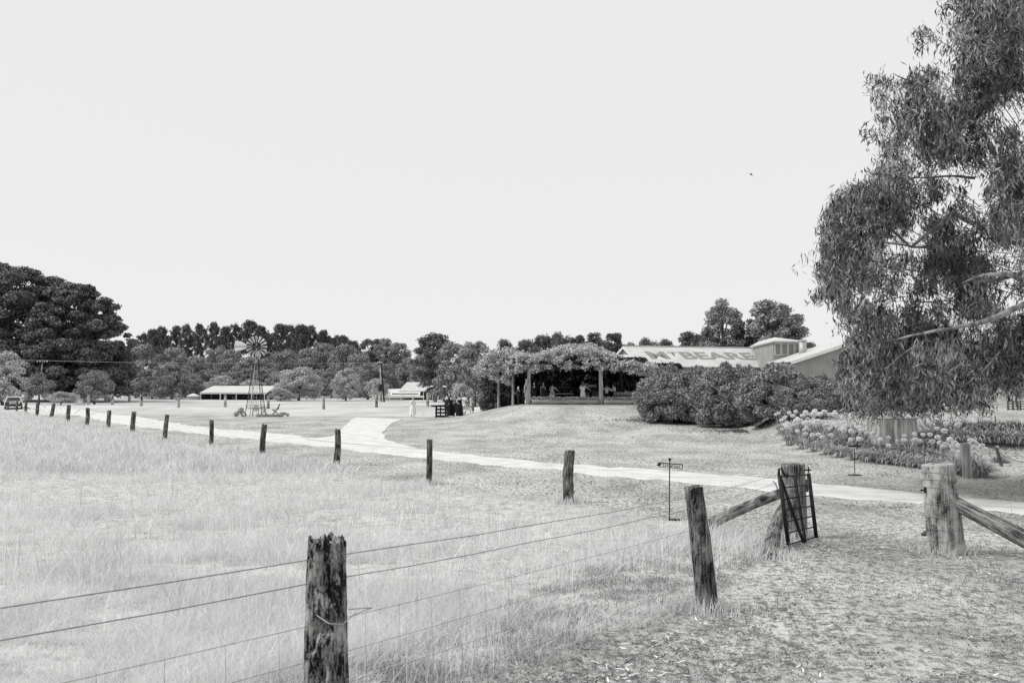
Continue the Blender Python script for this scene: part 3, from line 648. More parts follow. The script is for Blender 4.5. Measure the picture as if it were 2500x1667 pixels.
# shrubs of the clipped-back hedge on the lawn
hg = 'large shrubs in front of the barn'
for i, (cx, top, hwid, bpx, lab) in enumerate([(1640, 893, 96, 1032, 'broad bushy shrub in front of the barn, left end of the shrub mass'), (1764, 889, 100, 1040, 'broad bushy shrub in the middle, below the barn roof lettering'),
        (1886, 890, 98, 1030, 'tall bushy shrub with a forked bare trunk at its right side'), (2010, 915, 88, 1010, 'lower dark shrub beside the hanging eucalyptus foliage'), (1952, 918, 80, 1022, 'low shrub tucked between the forked-trunk shrub and the lower dark shrub'), (1700, 897, 78, 1030, 'shrub filling the dip between the left and middle shrubs'), (1828, 896, 80, 1034, 'shrub filling the dip between the middle and tall shrubs'), (1596, 915, 50, 1018, 'small leftmost shrub against the end of the pergola')]):
    g = ground(cx, bpx); tree('shrub', i % 3, cx, top+4, hwid, g.y, 'f_hedge', lab, 'shrub', 'shrub', hg, depth=.75)
g = ground(1900, 1030); mb = MB(); tk = thing('tree', 'small forked bare-trunked tree under the tall bushy shrub', 'tree', g)
mb.tube([g-Vector((0, 0, .2)), at(1897, 1005, g.y), at(1890, 970, g.y), at(1886, 930, g.y)], [.13, .1, .07, .04], 10); mb.tube([g+Vector((.05, 0, 0)), at(1910, 1000, g.y), at(1916, 970, g.y), at(1920, 935, g.y)], [.1, .08, .06, .03], 10); mb.build('trunk', M['bark_pale'], tk, True)
C = [at(1900+x, 925-y, g.y+z)-g for x, y, z in ((-30, 0, .3), (0, 12, -.5), (28, 0, .4), (10, 18, 1), (-14, 10, .8))]
V, F = cloud([tuple(c) for c in C], [.55]*5, 5000, .13, 2.8, .25, seed=77, shell=.5); link('crown', fast_mesh('crown', V, F, M['f_hedge']), tk)
for i, (cx, top, hwid, d) in enumerate([(2090, 935, 70, 58), (2170, 925, 75, 60), (2260, 940, 70, 57), (2330, 950, 60, 60)]):
    tree('shrub', i % 3, cx, top, hwid, d, 'f_hedge', 'dark shrub in deep shade behind the hanging eucalyptus boughs, %s from the left' % ORD[i], 'shrub', 'shrub', 'shrubs behind the eucalyptus', depth=.7)

# ---- the big eucalyptus on the right: trunk stands outside the frame, boughs hang into it
def eucalyptus():
    g = np.random.default_rng(3); D0 = 24.0
    poly = [(2303, -40), (2244, 71), (2271, 136), (2335, 150), (2250, 172), (2165, 205), (2121, 168), (2121, 229), (2164, 262), (2128, 300), (2100, 364), (2114, 446), (2036, 462), (2014, 540), (2004, 590), (2010, 658), (2017, 730), (2068, 775), (2108, 800), (2072, 818), (2078, 840), (2056, 892), (2060, 933), (2090, 980), (2113, 1000), (2175, 990), (2227, 990), (2279, 975), (2330, 965), (2382, 990), (2417, 975), (2434, 935), (2503, 916), (2620, 900), (2620, -40)]
    holes = [(2292, 404, 46, 26), (2195, 588, 42, 26), (2474, 728, 46, 36), (2395, 905, 28, 28), (2420, 720, 20, 16), (2310, 210, 24, 30), (2225, 520, 22, 14), (2215, 560, 20, 16), (2440, 600, 16, 14), (2290, 905, 26, 16), (2265, 300, 14, 12), (2345, 560, 20, 10), (2225, 640, 14, 12), (2330, 860, 18, 14)]
    px = np.array([p[0] for p in poly]); py = np.array([p[1] for p in poly])
    def inside(x, y):
        c = np.zeros(len(x), bool); j = len(px)-1
        for i in range(len(px)):
            k = ((py[i] > y) != (py[j] > y)) & (x < (px[j]-px[i])*(y-py[i])/(py[j]-py[i]+1e-9)+px[i]); c ^= k; j = i
        return c
    n = 7000; x = g.uniform(1975, 2620, n); y = g.uniform(-40, 1015, n); ok = inside(x, y)
    nv = .6*fbm(x/85, y/60, 0, 4, 2)+.4*noise(x/24, y/20, 0, 44)
    thr = np.where(y > 740, .32, .495); ok &= nv > thr
    for hx, hy, a, b in holes: ok &= ((x-hx)/a)**2+((y-hy)/b)**2 > 1
    x = x[ok]; y = y[ok]; dep = D0+4.2*(fbm(x/120, y/90, 0, 14, 3)-.5)*2+g.uniform(-1.6, 1.6, len(x))+np.where(y > 740, g.uniform(0, 4, len(x)), 0)
    P = np.array([tuple(at(a, b, d)) for a, b, d in zip(x, y, dep)])
    bx_ = [2190, 2250, 2320, 2380, 2415, 2500]; by2 = [828, 815, 803, 792, 780, 744]; near_b = (np.abs(y-np.interp(x, bx_, by2)) < 24) & (x > 2180); near_c = (np.abs(y-np.interp(x, [2350, 2400, 2455, 2500], [690, 672, 668, 686])) < 20) & (x > 2340)
    dep = np.where(near_b | near_c, np.maximum(dep, 23.5)+1.2, dep); P = np.array([tuple(at(a, b, d)) for a, b, d in zip(x, y, dep)])
    # the crown goes on beyond the frame, above and to the right
    m = 1300; a = g.uniform(0, 6.28, m); rr = np.sqrt(g.uniform(.1, 1, m)); Q = np.stack([17.5+rr*7.5*np.cos(a), 24+rr*7*np.sin(a), g.uniform(4.5, 17, m)], 1)
    Q = Q[fbm(Q[:, 0]*.6, Q[:, 1]*.6, Q[:, 2]*.6, 5) > .45]
    qpx = 1250+Q[:, 0]/Q[:, 1]*FP; qpy = 937-(Q[:, 2]-2.7)/Q[:, 1]*FP; Q = Q[(qpx > 2600) | (qpy < -60)]; Q = Q[Q[:, 0] > 8.5+.0*Q[:, 2]]
    P = np.concatenate([P, Q]); k = len(P)
    # hanging twigs: leaves strung down short drooping lines from each clump centre
    per = 36; idx = np.repeat(np.arange(k), per); nn = len(idx)
    tw = g.normal(size=(k, 3))*.16; tw[:, 2] = -np.abs(g.normal(size=k))*.16-.08
    t = g.random(nn)[:, None]; X = P[idx]+tw[idx]*t*1.6+g.normal(size=(nn, 3))*np.array([.07, .1, .095])
    cell = 1.15; cc = np.floor(X/cell+.37); off_ = np.stack([noise(cc[:, 0]*7.3, cc[:, 1]*5.1, cc[:, 2]*3.7, s) for s in (1, 2, 3)], 1)
    O_ = X-(cc-.37+.25+.5*off_)*cell; O_ /= np.linalg.norm(O_, axis=1, keepdims=True)+1e-6
    N = O_*1.3+g.normal(size=(nn, 3))*.5; N /= np.linalg.norm(N, axis=1, keepdims=True)
    T = g.normal(size=(nn, 3))*.42; T[:, 2] = -1; T -= N*(T*N).sum(1, keepdims=True); T /= np.linalg.norm(T, axis=1, keepdims=True); B = np.cross(N, T)
    l = g.uniform(.07, .135, nn)[:, None]; w_ = g.uniform(.012, .022, nn)[:, None]; cv = g.normal(size=(nn, 1))*.3
    a0 = X-T*l; a1 = X-T*l*.2+B*l*cv*.45; a2 = X+T*l+B*l*cv*-.2
    V = np.stack([a0, a1+B*w_, a1-B*w_, a2], 1).reshape(-1, 3); b = np.arange(nn)*4
    F = np.stack([b, b+1, b+3, b+2], 1)
    base = Vector((16.5, 24.5, gz(16.5, 24.5))); tr = thing('eucalyptus_tree', 'big eucalyptus with long hanging leaves filling the upper right', 'tree', base)
    link('crown', fast_mesh('crown', V-np.array(tuple(base)), F, M['f_gum']), tr)
    mb = MB(); mb.tube([base-Vector((0, 0, .3)), base+Vector((-.1, 0, 1)), base+Vector((.1, 0, 3.2)), base+Vector((.2, .2, 7)), base+Vector((-.6, 0, 11)), base+Vector((-1, .2, 14.5))], [.62, .48, .42, .32, .2, .06], 18)
    mb.build('trunk', M['bark_pale'], tr, True)
    def bough(pl, r0, r1, start=None):
        pts = ([start] if start is not None else [])+[at(a, b, d) for a, b, d in pl]
        # round the corners a little
        out = [pts[0]]
        for p, q in zip(pts, pts[1:]): out += [p.lerp(q, .33)+Vector((0, 0, rnd.uniform(-.02, .02))), p.lerp(q, .66)+Vector((0, 0, rnd.uniform(-.02, .02))), q]
        nq = len(out); mb = MB(); mb.tube(out, [r0+(r1-r0)*i/(nq-1) for i in range(nq)], 10); mb.build('branch', M['limb'], tr, True)
    T2, T4, T5 = base+Vector((.1, 0, 3.0)), base+Vector((.1, 0, 4.8)), base+Vector((.1, .1, 6.2))
    bough([(2620, 715, 22), (2500, 744, 21.4), (2415, 780, 21.2), (2380, 792, 21.1), (2320, 803, 21), (2250, 815, 21.2), (2190, 828, 21.5)], .095, .016, T2)
    bough([(2600, 700, 22.4), (2500, 686, 21.8), (2455, 668, 21.8), (2400, 672, 22), (2350, 690, 22.4)], .1, .02, T4)
    bough([(2600, 655, 23.5), (2500, 665, 23.4), (2440, 682, 23.2), (2380, 690, 23)], .1, .03, T4)
    bough([(2500, 600, 23.6), (2400, 560, 23.6), (2330, 520, 23.8), (2225, 603, 24), (2160, 548, 24), (2130, 520, 24)], .09, .012, T5)
    bough([(2320, 600, 24.2), (2225, 603, 24), (2190, 596, 24), (2140, 590, 24)], .04, .012)
    bough([(2500, 450, 24), (2430, 380, 24), (2380, 290, 24.4), (2330, 270, 24.3), (2240, 210, 24.5), (2180, 180, 24.4)], .09, .012, T5)
    bough([(2440, 200, 24.5), (2420, 150, 24.6), (2380, 100, 24.6), (2340, 30, 24.6)], .06, .015, base+Vector((-.4, 0, 10)))
    bough([(2380, 435, 24), (2330, 430, 24), (2240, 434, 24.2), (2160, 440, 24.3)], .035, .01)
    bough([(2330, 850, 22.8), (2260, 830, 22.6), (2210, 860, 22.5), (2160, 900, 22.6)], .035, .01)
    bough([(2440, 860, 22.8), (2400, 905, 22.8), (2350, 945, 22.8), (2240, 900, 22.7)], .02, .008)
    bough([(2415, 780, 22.5), (2440, 745, 22.6), (2480, 700, 22.7), (2500, 690, 22.7)], .025, .02)
    # fine twigs from boughs to a share of the clumps
    mb = MB(); cl = P[:len(x)]
    for i in range(0, len(cl), 9):
        p = Vector(cl[i]); q = Vector(cl[(i*7+3) % len(cl)]); dirv = (T4-p).normalized(); e = p+dirv*rnd.uniform(.5, 1.4)+Vector((rnd.uniform(-.3, .3), rnd.uniform(-.3, .3), rnd.uniform(-.35, .3)))
        mb.tube([p+Vector((0, 0, -.12)), p+Vector((0, 0, .03)), p.lerp(e, .5)+Vector((0, 0, .06)), e], [.003, .006, .009, .013], 4, False)
    mb.build('twigs', M['bark'], tr)['kind'] = 'stuff'
eucalyptus()
# ================================================================ BUILDINGS
def plane_hit(px, py, p0, n):
    d = ray(px, py); k = (Vector(p0)-EYE).dot(n)/d.dot(n); return EYE+d*k
def barn():
    th = R(21); e = Vector((math.cos(th), math.sin(th), 0)); dn = Vector((math.sin(th), -math.cos(th), 0))
    A = at(1527, 845, 95); slope = R(26); w_ = 3.9; Lr = 21; zg = 1.0
    dr = (dn*math.cos(slope)+Vector((0, 0, -math.sin(slope)))); db = (-dn*math.cos(slope)+Vector((0, 0, -math.sin(slope))))
    run = w_/math.cos(slope); base = Vector((A.x, A.y, zg))
    t = thing('barn', 'long corrugated iron barn with big grey lettering painted on its roof', 'barn', base)
    def roofplane(name, a, length, d, m, par, thick=.06, over=.25):
        nrm = e.cross(d).normalized(); nrm = nrm if nrm.z > 0 else -nrm
        mb = MB(); p = a-e*over; poly = [p, p+e*(length+2*over), p+e*(length+2*over)+d*(run+.25), p+d*(run+.25)]; mb.prism(poly, -nrm*thick); return mb.build(name, m, par), nrm
    # roof mesh in the barn's own frame so that the corrugation follows the slope
    o, nrm = roofplane('roof', A, Lr, dr, M['roof'], t); roofplane('roof', A, Lr, db, M['roof'], t)
    mb = MB(); mb.tube([A-e*.25+Vector((0, 0, .03)), A+e*(Lr+.25)+Vector((0, 0, .03))], .07, 6); mb.build('ridge_cap', M['steel'], t)
    # walls
    E0 = A+dn*w_-Vector((0, 0, w_*math.tan(slope))); E1 = A-dn*w_-Vector((0, 0, w_*math.tan(slope)))
    wl = MB(); g0 = Vector((E0.x, E0.y, zg-1)); g1 = Vector((E1.x, E1.y, zg-1)); dd = Vector((0, 0, -.08))
    wl.prism([g0-dn*.1, g1+dn*.1, E1+dn*.1+dd, A+dd*1.6, E0-dn*.1+dd], e*.12)
    wl.prism([g0-dn*.1+e*Lr, g1+dn*.1+e*Lr, E1+dn*.1+e*Lr+dd, A+e*Lr+dd*1.6, E0-dn*.1+e*Lr+dd], -e*.12)
    wl.prism([g0-dn*.12+e*.12, g0-dn*.12+e*(Lr-.12), E0-dn*.12+e*(Lr-.12)+dd*1.4, E0-dn*.12+e*.12+dd*1.4], -dn*.1)
    wl.prism([g1+dn*.12+e*.12, g1+dn*.12+e*(Lr-.12), E1+dn*.12+e*(Lr-.12)+dd*1.4, E1+dn*.12+e*.12+dd*1.4], dn*.1)
    wl.build('wall', M['wallx'], t)
    for sgn, D in ((1, dr), (-1, db)):
        mb = MB(); p = A-e*.27-nrm*.02 if sgn == 1 else A-e*.27; mb.bar(p+Vector((0, 0, -.12)), p+D*(run+.25)+Vector((0, 0, -.12)), .05, .2); mb.build('barge_board', M['white'], t)
    mb = MB(); p = E0+dn*.28+Vector((0, 0, -.14)); mb.tube([p-e*.2, p+e*(Lr+.2)], .07, 8); mb.build('gutter', M['steel'], t)
    # lettering: stands in the roof plane between four measured corners
    c = [plane_hit(x, y, A, nrm) for x, y in ((1571, 856.5), (1592, 873.5), (1830, 863.6), (1859, 881))]
    u = [(p-A).dot(e) for p in c]; v = [(p-A).dot(dr) for p in c]
    u0, u1 = u[0], (u[2]+u[3])/2; v0, v1 = (v[0]+v[2])/2, (v[1]+v[3])/2
    hgt = v1-v0
    def text(s, size, off=0):
        cu = bpy.data.curves.new('t', 'FONT'); cu.body = s; cu.size = size; cu.offset = off; cu.resolution_u = 4
        ob = bpy.data.objects.new('t', cu); col.objects.link(ob); me = bpy.data.meshes.new_from_object(ob.evaluated_get(bpy.context.evaluated_depsgraph_get()))
        bpy.data.objects.remove(ob); vv = np.zeros(len(me.vertices)*3, dtype=np.float32); me.vertices.foreach_get('co', vv); return me, vv.reshape(-1, 3)
    segs = [('M', 1, 0), ('T', .5, .5), ('BEARE', 1, 0)]; curs = 0; items = []
    for s, k, rise in segs:
        me, vv = text(s, 1.0*k, .035*k); x0, x1 = vv[:, 0].min(), vv[:, 0].max(); y1 = vv[:, 1].max(); y0 = vv[:, 1].min()
        items.append((me, vv, curs-x0, (.70-y1) if rise else -y0)); curs += x1-x0+(.10 if s != 'BEARE' else 0)
    sx = (u1-u0)/curs; sy = hgt/.72
    for me, vv, ox, oy in items:
        P = [A+e*(u0+(x+ox)*sx)+dr*(v1-(y+oy)*sy)+nrm*.012-base for x, y, z in vv]
        me.vertices.foreach_set('co', np.array([tuple(p) for p in P], dtype=np.float32).ravel()); me.materials.clear(); me.materials.append(M['letter']); me.update()
        link('lettering', me, t)
    return A, e, dn
A_, e_, dn_ = barn()
# veranda roof in front of the barn gable
a = at(1470, 866, 90); b = at(1545, 866, 90.5); c = at(1572, 893, 86); d = at(1462, 892, 86)
vr = thing('veranda', 'low curved-edge veranda roof in front of the barn gable, behind the pergola', 'veranda', Vector((a.x, a.y, 1.1)))
mb = MB(); mb.prism([d, c, b, a], (0, 0, -.06)); mb.build('roof', M['roof'], vr)
mb = MB(); mb.tube([d+Vector((0, -.05, -.05)), c+Vector((0, -.05, -.05))], .07, 8); mb.build('gutter', M['white'], vr)
mb = MB(); mb.box(((a.x+b.x)/2-.3, 91.2, 2.1), (b.x-a.x+2.0, .2, 4.2)); mb.build('wall', M['wood_dark'], vr)
for x in (d.x+.3, (d.x+c.x)/2, c.x-.3): mb = MB(); mb.box((x, 86.3, 2.3), (.14, .14, 3.7)); mb.build('post', M['wood_dark'], vr)
# roof lantern (a little storey with louvred windows)
def lantern():
    Nn = Vector((at(1888, 838, 88).x, 88, 0)); Rr = Vector((at(1958, 838, 88.6).x, 88.6, 0)); Lf = Vector((at(1835, 848, 100.5).x, 100.5, 0)); Bk = Rr+(Lf-Nn)
    ze = at(1885, 834, 88).z; zb = 3.6; t = thing('lantern_tower', 'raised storey with hipped roof and four louvred windows above the barn', 'building', Vector((Nn.x, Nn.y, zb)))
    q = [Nn, Rr, Bk, Lf]; mb = MB(); mb.prism([p+Vector((0, 0, zb)) for p in q], (0, 0, ze-zb-.06)); mb.build('wall', M['wallx'], t)
    cen = (Nn+Rr+Bk+Lf)/4; ov = [p+(p-cen).normalized()*.62 for p in q]; ap = at(1892, 823, 90.5); f = (Lf-Nn).normalized(); r0 = Vector((ap.x, ap.y, ap.z)); r1 = r0+f*9.0
    mb = MB(); top = [p+Vector((0, 0, ze+.05)) for p in ov]; bot = [p+Vector((0, 0, ze-.02)) for p in ov]
    mb.add(top+bot+[r0, r1], [(0, 1, 8), (1, 2, 9, 8), (2, 3, 9), (3, 0, 8, 9), (7, 6, 5, 4), (0, 4, 5, 1), (1, 5, 6, 2), (2, 6, 7, 3), (3, 7, 4, 0)]); mb.build('roof', M['roof'], t)
    mb = MB()
    for i in range(4): a, b = ov[i], ov[(i+1) % 4]; mb.bar(Vector((a.x, a.y, ze-.04)), Vector((b.x, b.y, ze-.04)), .09, .12)
    mb.build('gutter', M['steel'], t)
    w_ = (Rr-Nn); L_ = w_.length; u = w_.normalized(); nn_ = Vector((u.y, -u.x, 0))
    for k in range(4):
        a = Nn+u*(.12+k*(L_-.2)/4); wd = (L_-.2)/4-.1; zc = ze-.66; c = a+u*(wd/2)+nn_*.03+Vector((0, 0, zc)); rt = math.atan2(u.y, u.x)
        mb = MB(); mb.box(c, (wd, .03, .98), rt); o = mb.build('window', M['glass_grey'], t); fr = MB()
        for s_ in (-1, 1): fr.box(c+u*(s_*wd/2)+nn_*.03, (.05, .06, 1.06), rt)
        for s_ in (-1, 1): fr.box(c+nn_*.03+Vector((0, 0, s_*.51)), (wd-.05, .05, .05), rt)
        fr.build('frame', M['white'], o)
    mb = MB(); p = Lf.lerp(Nn, .25)+Vector((0, 0, ze-.15)); p = Vector((at(1844, 852, 98).x-.3, 98, 0)); mb.tube([Vector((p.x, p.y, ze-.1)), Vector((p.x, p.y, zb))], .05, 6); mb.build('downpipe', M['white'], t)
lantern()
# gabled wing on the right, gable end facing the camera
def wing():
    Y = 80; eL = at(1931, 886, Y); ap = at(2130, 820, Y); dx = ap.x-eL.x; eR = Vector((ap.x+dx, Y, eL.z)); zg = .9; D = 7.6
    t = thing('gabled_wing', 'corrugated wing with a wide gable wall, partly hidden by the eucalyptus', 'building', Vector((eL.x, Y, zg)))
    mb = MB(); mb.prism([Vector((eL.x+.35, Y+.3, zg-1)), Vector((eR.x-.35, Y+.3, zg-1)), Vector((eR.x-.35, Y+.3, eR.z-.0)), Vector((ap.x, Y+.3, ap.z-.1)), Vector((eL.x+.35, Y+.3, eL.z-.0))], (0, D, 0)); mb.build('wall', M['wallx'], t)
    for s_, ee in ((-1, eL), (1, eR)):
        mb = MB(); mb.prism([ee+Vector((0, 0, .14)), ap+Vector((0, 0, .14)), ap+Vector((0, 0, .06)), ee+Vector((0, 0, .06))], (0, D+.5, 0)); mb.build('roof', M['roof'], t)
        mb = MB(); mb.bar(ee+Vector((0, -.02, 0)), ap+Vector((0, -.02, -.02)), .06, .24); mb.build('barge_board', M['white'], t)
    mb = MB(); p = eL+Vector((-.08, 0, .0)); mb.tube([p, p+Vector((0, D, 0))], .08, 8); mb.build('gutter', M['darkmetal'], t)
    c = at(1960, 862, 85.5); mb = MB(); mb.tube([c+Vector((0, 0, -.6)), c+Vector((0, 0, .95))], .33, 16); mb.tube([c+Vector((0, 0, 1.0)), c+Vector((0, 0, 1.14))], [.36, .36], 16); mb.tube([c+Vector((0, 0, .93)), c+Vector((0, 0, 1.02))], .12, 10)
    o = mb.build('chimney', M['steel'], t, True); mb = MB(); mb.box(c+Vector((.05, -.1, -.22)), (1.1, .9, .1), Matrix.Rotation(-.3, 3, 'Y')); mb.build('flashing', M['darkmetal'], t)
wing()
def house_right():
    Y = 74; a = at(2285, 880, Y); t = thing('house', 'small white-walled house with a dark doorway at the right edge, behind the eucalyptus', 'house', Vector((a.x, Y, 1.1)))
    x0 = a.x; x1 = at(2640, 900, Y).x; zt = at(2400, 878, Y).z
    mb = MB(); mb.box(((x0+x1)/2, Y+3, (zt+.6)/2), (x1-x0, 6, zt-.6)); mb.build('wall', M['white'], t)
    mb = MB(); mb.prism([(x0-.4, Y-.5, zt-.02), (x1+.4, Y-.5, zt-.02), (x1+.4, Y+3, zt+1.5), (x0-.4, Y+3, zt+1.5)], (0, 0, .07)); mb.prism([(x0-.4, Y+6.5, zt-.02), (x1+.4, Y+6.5, zt-.02), (x1+.4, Y+3.02, zt+1.5), (x0-.4, Y+3.02, zt+1.5)], (0, 0, .07)); mb.build('roof', M['roof'], t)
    d = at(2466, 966, Y); mb = MB(); mb.box((d.x, Y-.03, d.z), (.35*1.0, .04, .7)); mb.build('window', M['glass'], t)
house_right()
def yard_fence(x0, x1, Y, lab):
    g = ground(x0, 1001); Y = g.y; t = thing('rail_fence', lab, 'fence', g); zz = [at(2480, y, Y).z for y in (980, 986, 992, 998)]
    a = at(x0, 990, Y).x; b = at(x1, 990, Y).x
    for z in zz: mb = MB(); mb.box(((a+b)/2, Y, z), (b-a, .03, .06)); mb.build('rail', M['wood_mid'], t)
    for x in (a, (a+b)/2, b): mb = MB(); mb.box((x, Y+.06, (zz[0]+g.z)/2), (.08, .08, zz[0]-g.z+.1)); mb.build('post', M['wood_mid'], t)
yard_fence(2462, 2486, 60, 'dark railed yard panel left of the pale post at the right edge'); yard_fence(2492, 2540, 60, 'dark railed yard panel cut off by the right edge')
# white house far back, behind the standing woman
def white_house():
    Y = 175; P = lambda x, y, d=Y: at(x, y, d); g = P(1000, 972); t = thing('house', 'white farmhouse with a bright iron roof and veranda behind the woman in white', 'house', Vector((g.x, Y, g.z)))
    zr, ze = P(1000, 934).z, P(1000, 956, 170).z; x0, x1 = P(978, 950).x, P(1068, 950).x
    mb = MB(); mb.prism([(x0+.2, 170, ze), (x1-1.2, 170, ze), (x1+.3, 176, zr), (x0+1, 176, zr)], (0, 0, .1)); mb.prism([(x1-1.2, 170, ze), (x1+3.0, 173, ze), (x1+.3, 176, zr)], (0, 0, .1)); mb.prism([(x0+1, 176.02, zr), (x1+.3, 176.02, zr), (x1, 182, ze), (x0, 182, ze)], (0, 0, .1)); mb.build('roof', M['roof'], t)
    mb = MB(); mb.box(((x0+x1)/2, 178, (ze+g.z)/2-.1), (x1-x0-1, 8, ze-g.z)); mb.build('wall', M['wood_mid'], t)
    mb = MB(); z1 = P(1000, 961.5, 169).z; mb.prism([(x0-4.6, 168.5, z1-.35), (x1-2.5, 168.5, z1-.35), (x1-2.5, 169.6, ze-.1), (x0-2, 169.6, ze-.1)], (0, 0, .08)); mb.box(((x0+x1)/2-2.5, 168.4, P(1, 968, 168.4).z), (x1-x0+1.5, .1, .35)); mb.build('veranda_roof', M['white'], t)
    mb = MB(); mb.prism([(x0-4.5, 170, P(1, 958).z-.4), (x0+.6, 170, P(1, 958).z-.4), (x0+.2, 174, P(1, 950).z), (x0-2.5, 174, P(1, 950).z)], (0, 0, .1)); mb.box((x0-1.8, 171.6, P(1, 966).z), (5.2, 2.4, 1.5)); mb.build('lean_to', M['white'], t)
    for i in range(7): mb = MB(); mb.box((x0-3+i*1.9, 168.6, P(1, 968).z), (.1, .1, 1.6)); mb.build('veranda_post', M['white'], t)
    mb = MB(); mb.box((x1-5, 168.9, P(1, 963.5, 169).z), (4.5, .1, .5)); mb.build('window', M['glass'], t)
    f = thing('white_screen', 'row of upright white boards beside the far white farmhouse', 'fence', Vector((P(1058, 970, 160).x, 160, P(1, 972, 160).z)))
    for x in (1050, 1056, 1061, 1063.5): mb = MB(); mb.box((P(x, 962, 160).x, 160, P(1, 962, 160).z), (.17, .1, 1.5)); mb.build('board', M['white'], f)
white_house()
def shed():
    Y = 172; g = at(560, 979, Y); t = thing('veranda_shed', 'long low stable shed with a pale iron roof and open dark veranda, behind the windmill', 'shed', Vector((g.x, Y, g.z)))
    x0, x1 = at(488, 960, Y).x, at(652, 960, Y).x; ze = at(560, 959, Y).z; zr = at(560, 943, Y+4).z; zg = g.z-.6
    mb = MB(); mb.prism([(x0, Y, ze), (x1, Y, ze), (x1+.5, Y+4.5, zr), (x0+.9, Y+4.5, zr)], (0, 0, .09)); mb.prism([(x0+.9, Y+4.52, zr), (x1+.5, Y+4.52, zr), (x1+.5, Y+8, zr-.9), (x0+.9, Y+8, zr-.9)], (0, 0, .09)); mb.build('roof', M['shedroof'], t)
    mb = MB(); mb.box(((x0+x1)/2, Y-.06, ze-.1), (x1-x0, .1, .16)); mb.build('fascia', M['white'], t)
    mb = MB(); mb.box(((x0+x1)/2+.2, Y+4, (ze+zg)/2), (x1-x0-.2, .2, ze-zg)); mb.box((x0+.3, Y+2, (ze+zg)/2), (.1, 4, ze-zg)); mb.box((x1-.2, Y+2, (ze+zg)/2), (.1, 4, ze-zg)); mb.build('wall', M['wood_dark'], t)
    mb = MB(); mb.box(((x0+x1)/2, Y+2.1, ze-.13), (x1-x0-.3, 3.8, .05)); mb.build('ceiling', M['wood_dark'], t)
    for px, m, w_ in ((490, 'white', .12), (516, 'wood_mid', .1), (538, 'white', .17), (577, 'white', .1), (614, 'white', .1), (646, 'white', .12)):
        mb = MB(); mb.box((at(px, 960, Y).x, Y, (ze-.18+zg)/2), (w_, .12, ze-.18-zg)); mb.build('post', M[m], t)
    for px, w_, h_ in ((520, .7, 1.2), (571, .55, .8), (595, 1.0, .8), (630, .9, .7)): mb = MB(); c = at(px, 972, Y+3.7); mb.box((c.x, c.y, c.z), (w_, .1, h_)); mb.build('window', M['shade'] if px != 571 else M['tank'], t)
    tk = thing('water_tank', 'round corrugated water tank with a pale conical lid left of the shed', 'water tank', Vector((at(472, 979, Y).x, Y, zg)))
    c = Vector((at(472, 979, Y).x, Y, zg)); r = pxw(15.5, Y); zt = at(472, 967, Y).z-zg
    mb = MB(); mb.lathe(c, [(r, 0), (r, zt)], 28); mb.build('body', M['tank'], tk, False); mb = MB(); mb.lathe(c+Vector((0, 0, zt)), [(r*1.06, 0), (r*1.05, .05), (.15, at(472, 960.5, Y).z-zg-zt)], 28); mb.build('lid', M['white'], tk)
shed()
sp = ground(190, 988); st = thing('tree_stump', 'pale tall tree stump flared at its foot beside the road', 'stump', sp); mb = MB()
mb.tube([sp-Vector((-.25, 0, .2)), sp+Vector((.12, 0, .15)), sp+Vector((-.02, 0, .55)), sp+Vector((-.08, 0, 1.0)), Vector((sp.x-.1, sp.y, at(188, 963, sp.y).z))], [.72, .55, .33, .3, .29], 14, True, .12); mb.build('trunk', M['bark_pale'], st)
# poles and power lines
def pole(px0, py0, px1, py1, d, r, lab, twin=False):
    t_ = at(px0, py0, d); b = at(px1, py1, d); b = Vector((b.x, b.y, gz(b.x, b.y))); t = thing('utility_pole', lab, 'pole', b)
    mb = MB(); mb.tube([b-Vector((0, 0, .3)), t_], [r, r*.75], 10); mb.build('pole', M['strainer'], t, True)
    if twin:
        o_ = Vector((.42, .2, 0)); mb = MB(); mb.tube([b+o_-Vector((0, 0, .3)), t_+o_*.4], [r, r*.8], 10); mb.build('pole', M['wood_dark'], t, True); mb = MB(); c = at(929, 946, d); mb.tube([c+Vector((0, -.3, -.5)), c+Vector((0, -.3, .5))], .28, 12); mb.build('transformer', M['iron'], t, True)
    mb = MB(); mb.box(t_+Vector((0, -.08, -.35)), (1.5 if not twin else .7, .1, .12)); mb.build('crossarm', M['wood_dark'], t)
    for k in ((-.65, -.3, .3, .65) if not twin else (-.28, .28)): mb = MB(); mb.lathe(t_+Vector((k, -.08, -.29)), [(.05, 0), (.09, .05), (.05, .1), (.08, .14), (.03, .2)], 8); mb.build('insulator', M['white'], t)
    return t_
pt1 = pole(104, 878, 93, 985, 132, .12, 'thin leaning power pole behind the fence at the left')
pt2 = pole(928, 882, 931, 973, 150, .13, 'twin utility pole with a dark transformer, centre of the far tree line', True)
pt0 = Vector((pt1.x-38, pt1.y-6, pt1.z+.4))
for i, k in enumerate((-.65, -.3, .3, .65)):
    a = pt1+Vector((k, -.08, -.12)); b = pt2+Vector((k*.4, -.08, -.2)); mb = MB(); n = 24; mb.tube([a.lerp(b, s/n)-Vector((0, 0, 1.1*4*(s/n)*(1-s/n)*.22)) for s in range(n+1)], .011, 4)
    mb.tube([pt0+Vector((k, 0, 0)), a], .010, 4); tag(mb.build('power_line', M['steel'], None), 'overhead line between the leaning power pole and twin utility pole, %s' % ('leftmost on the crossarm', 'inner left', 'inner right', 'rightmost on the crossarm')[i], 'cable', 'overhead power lines')

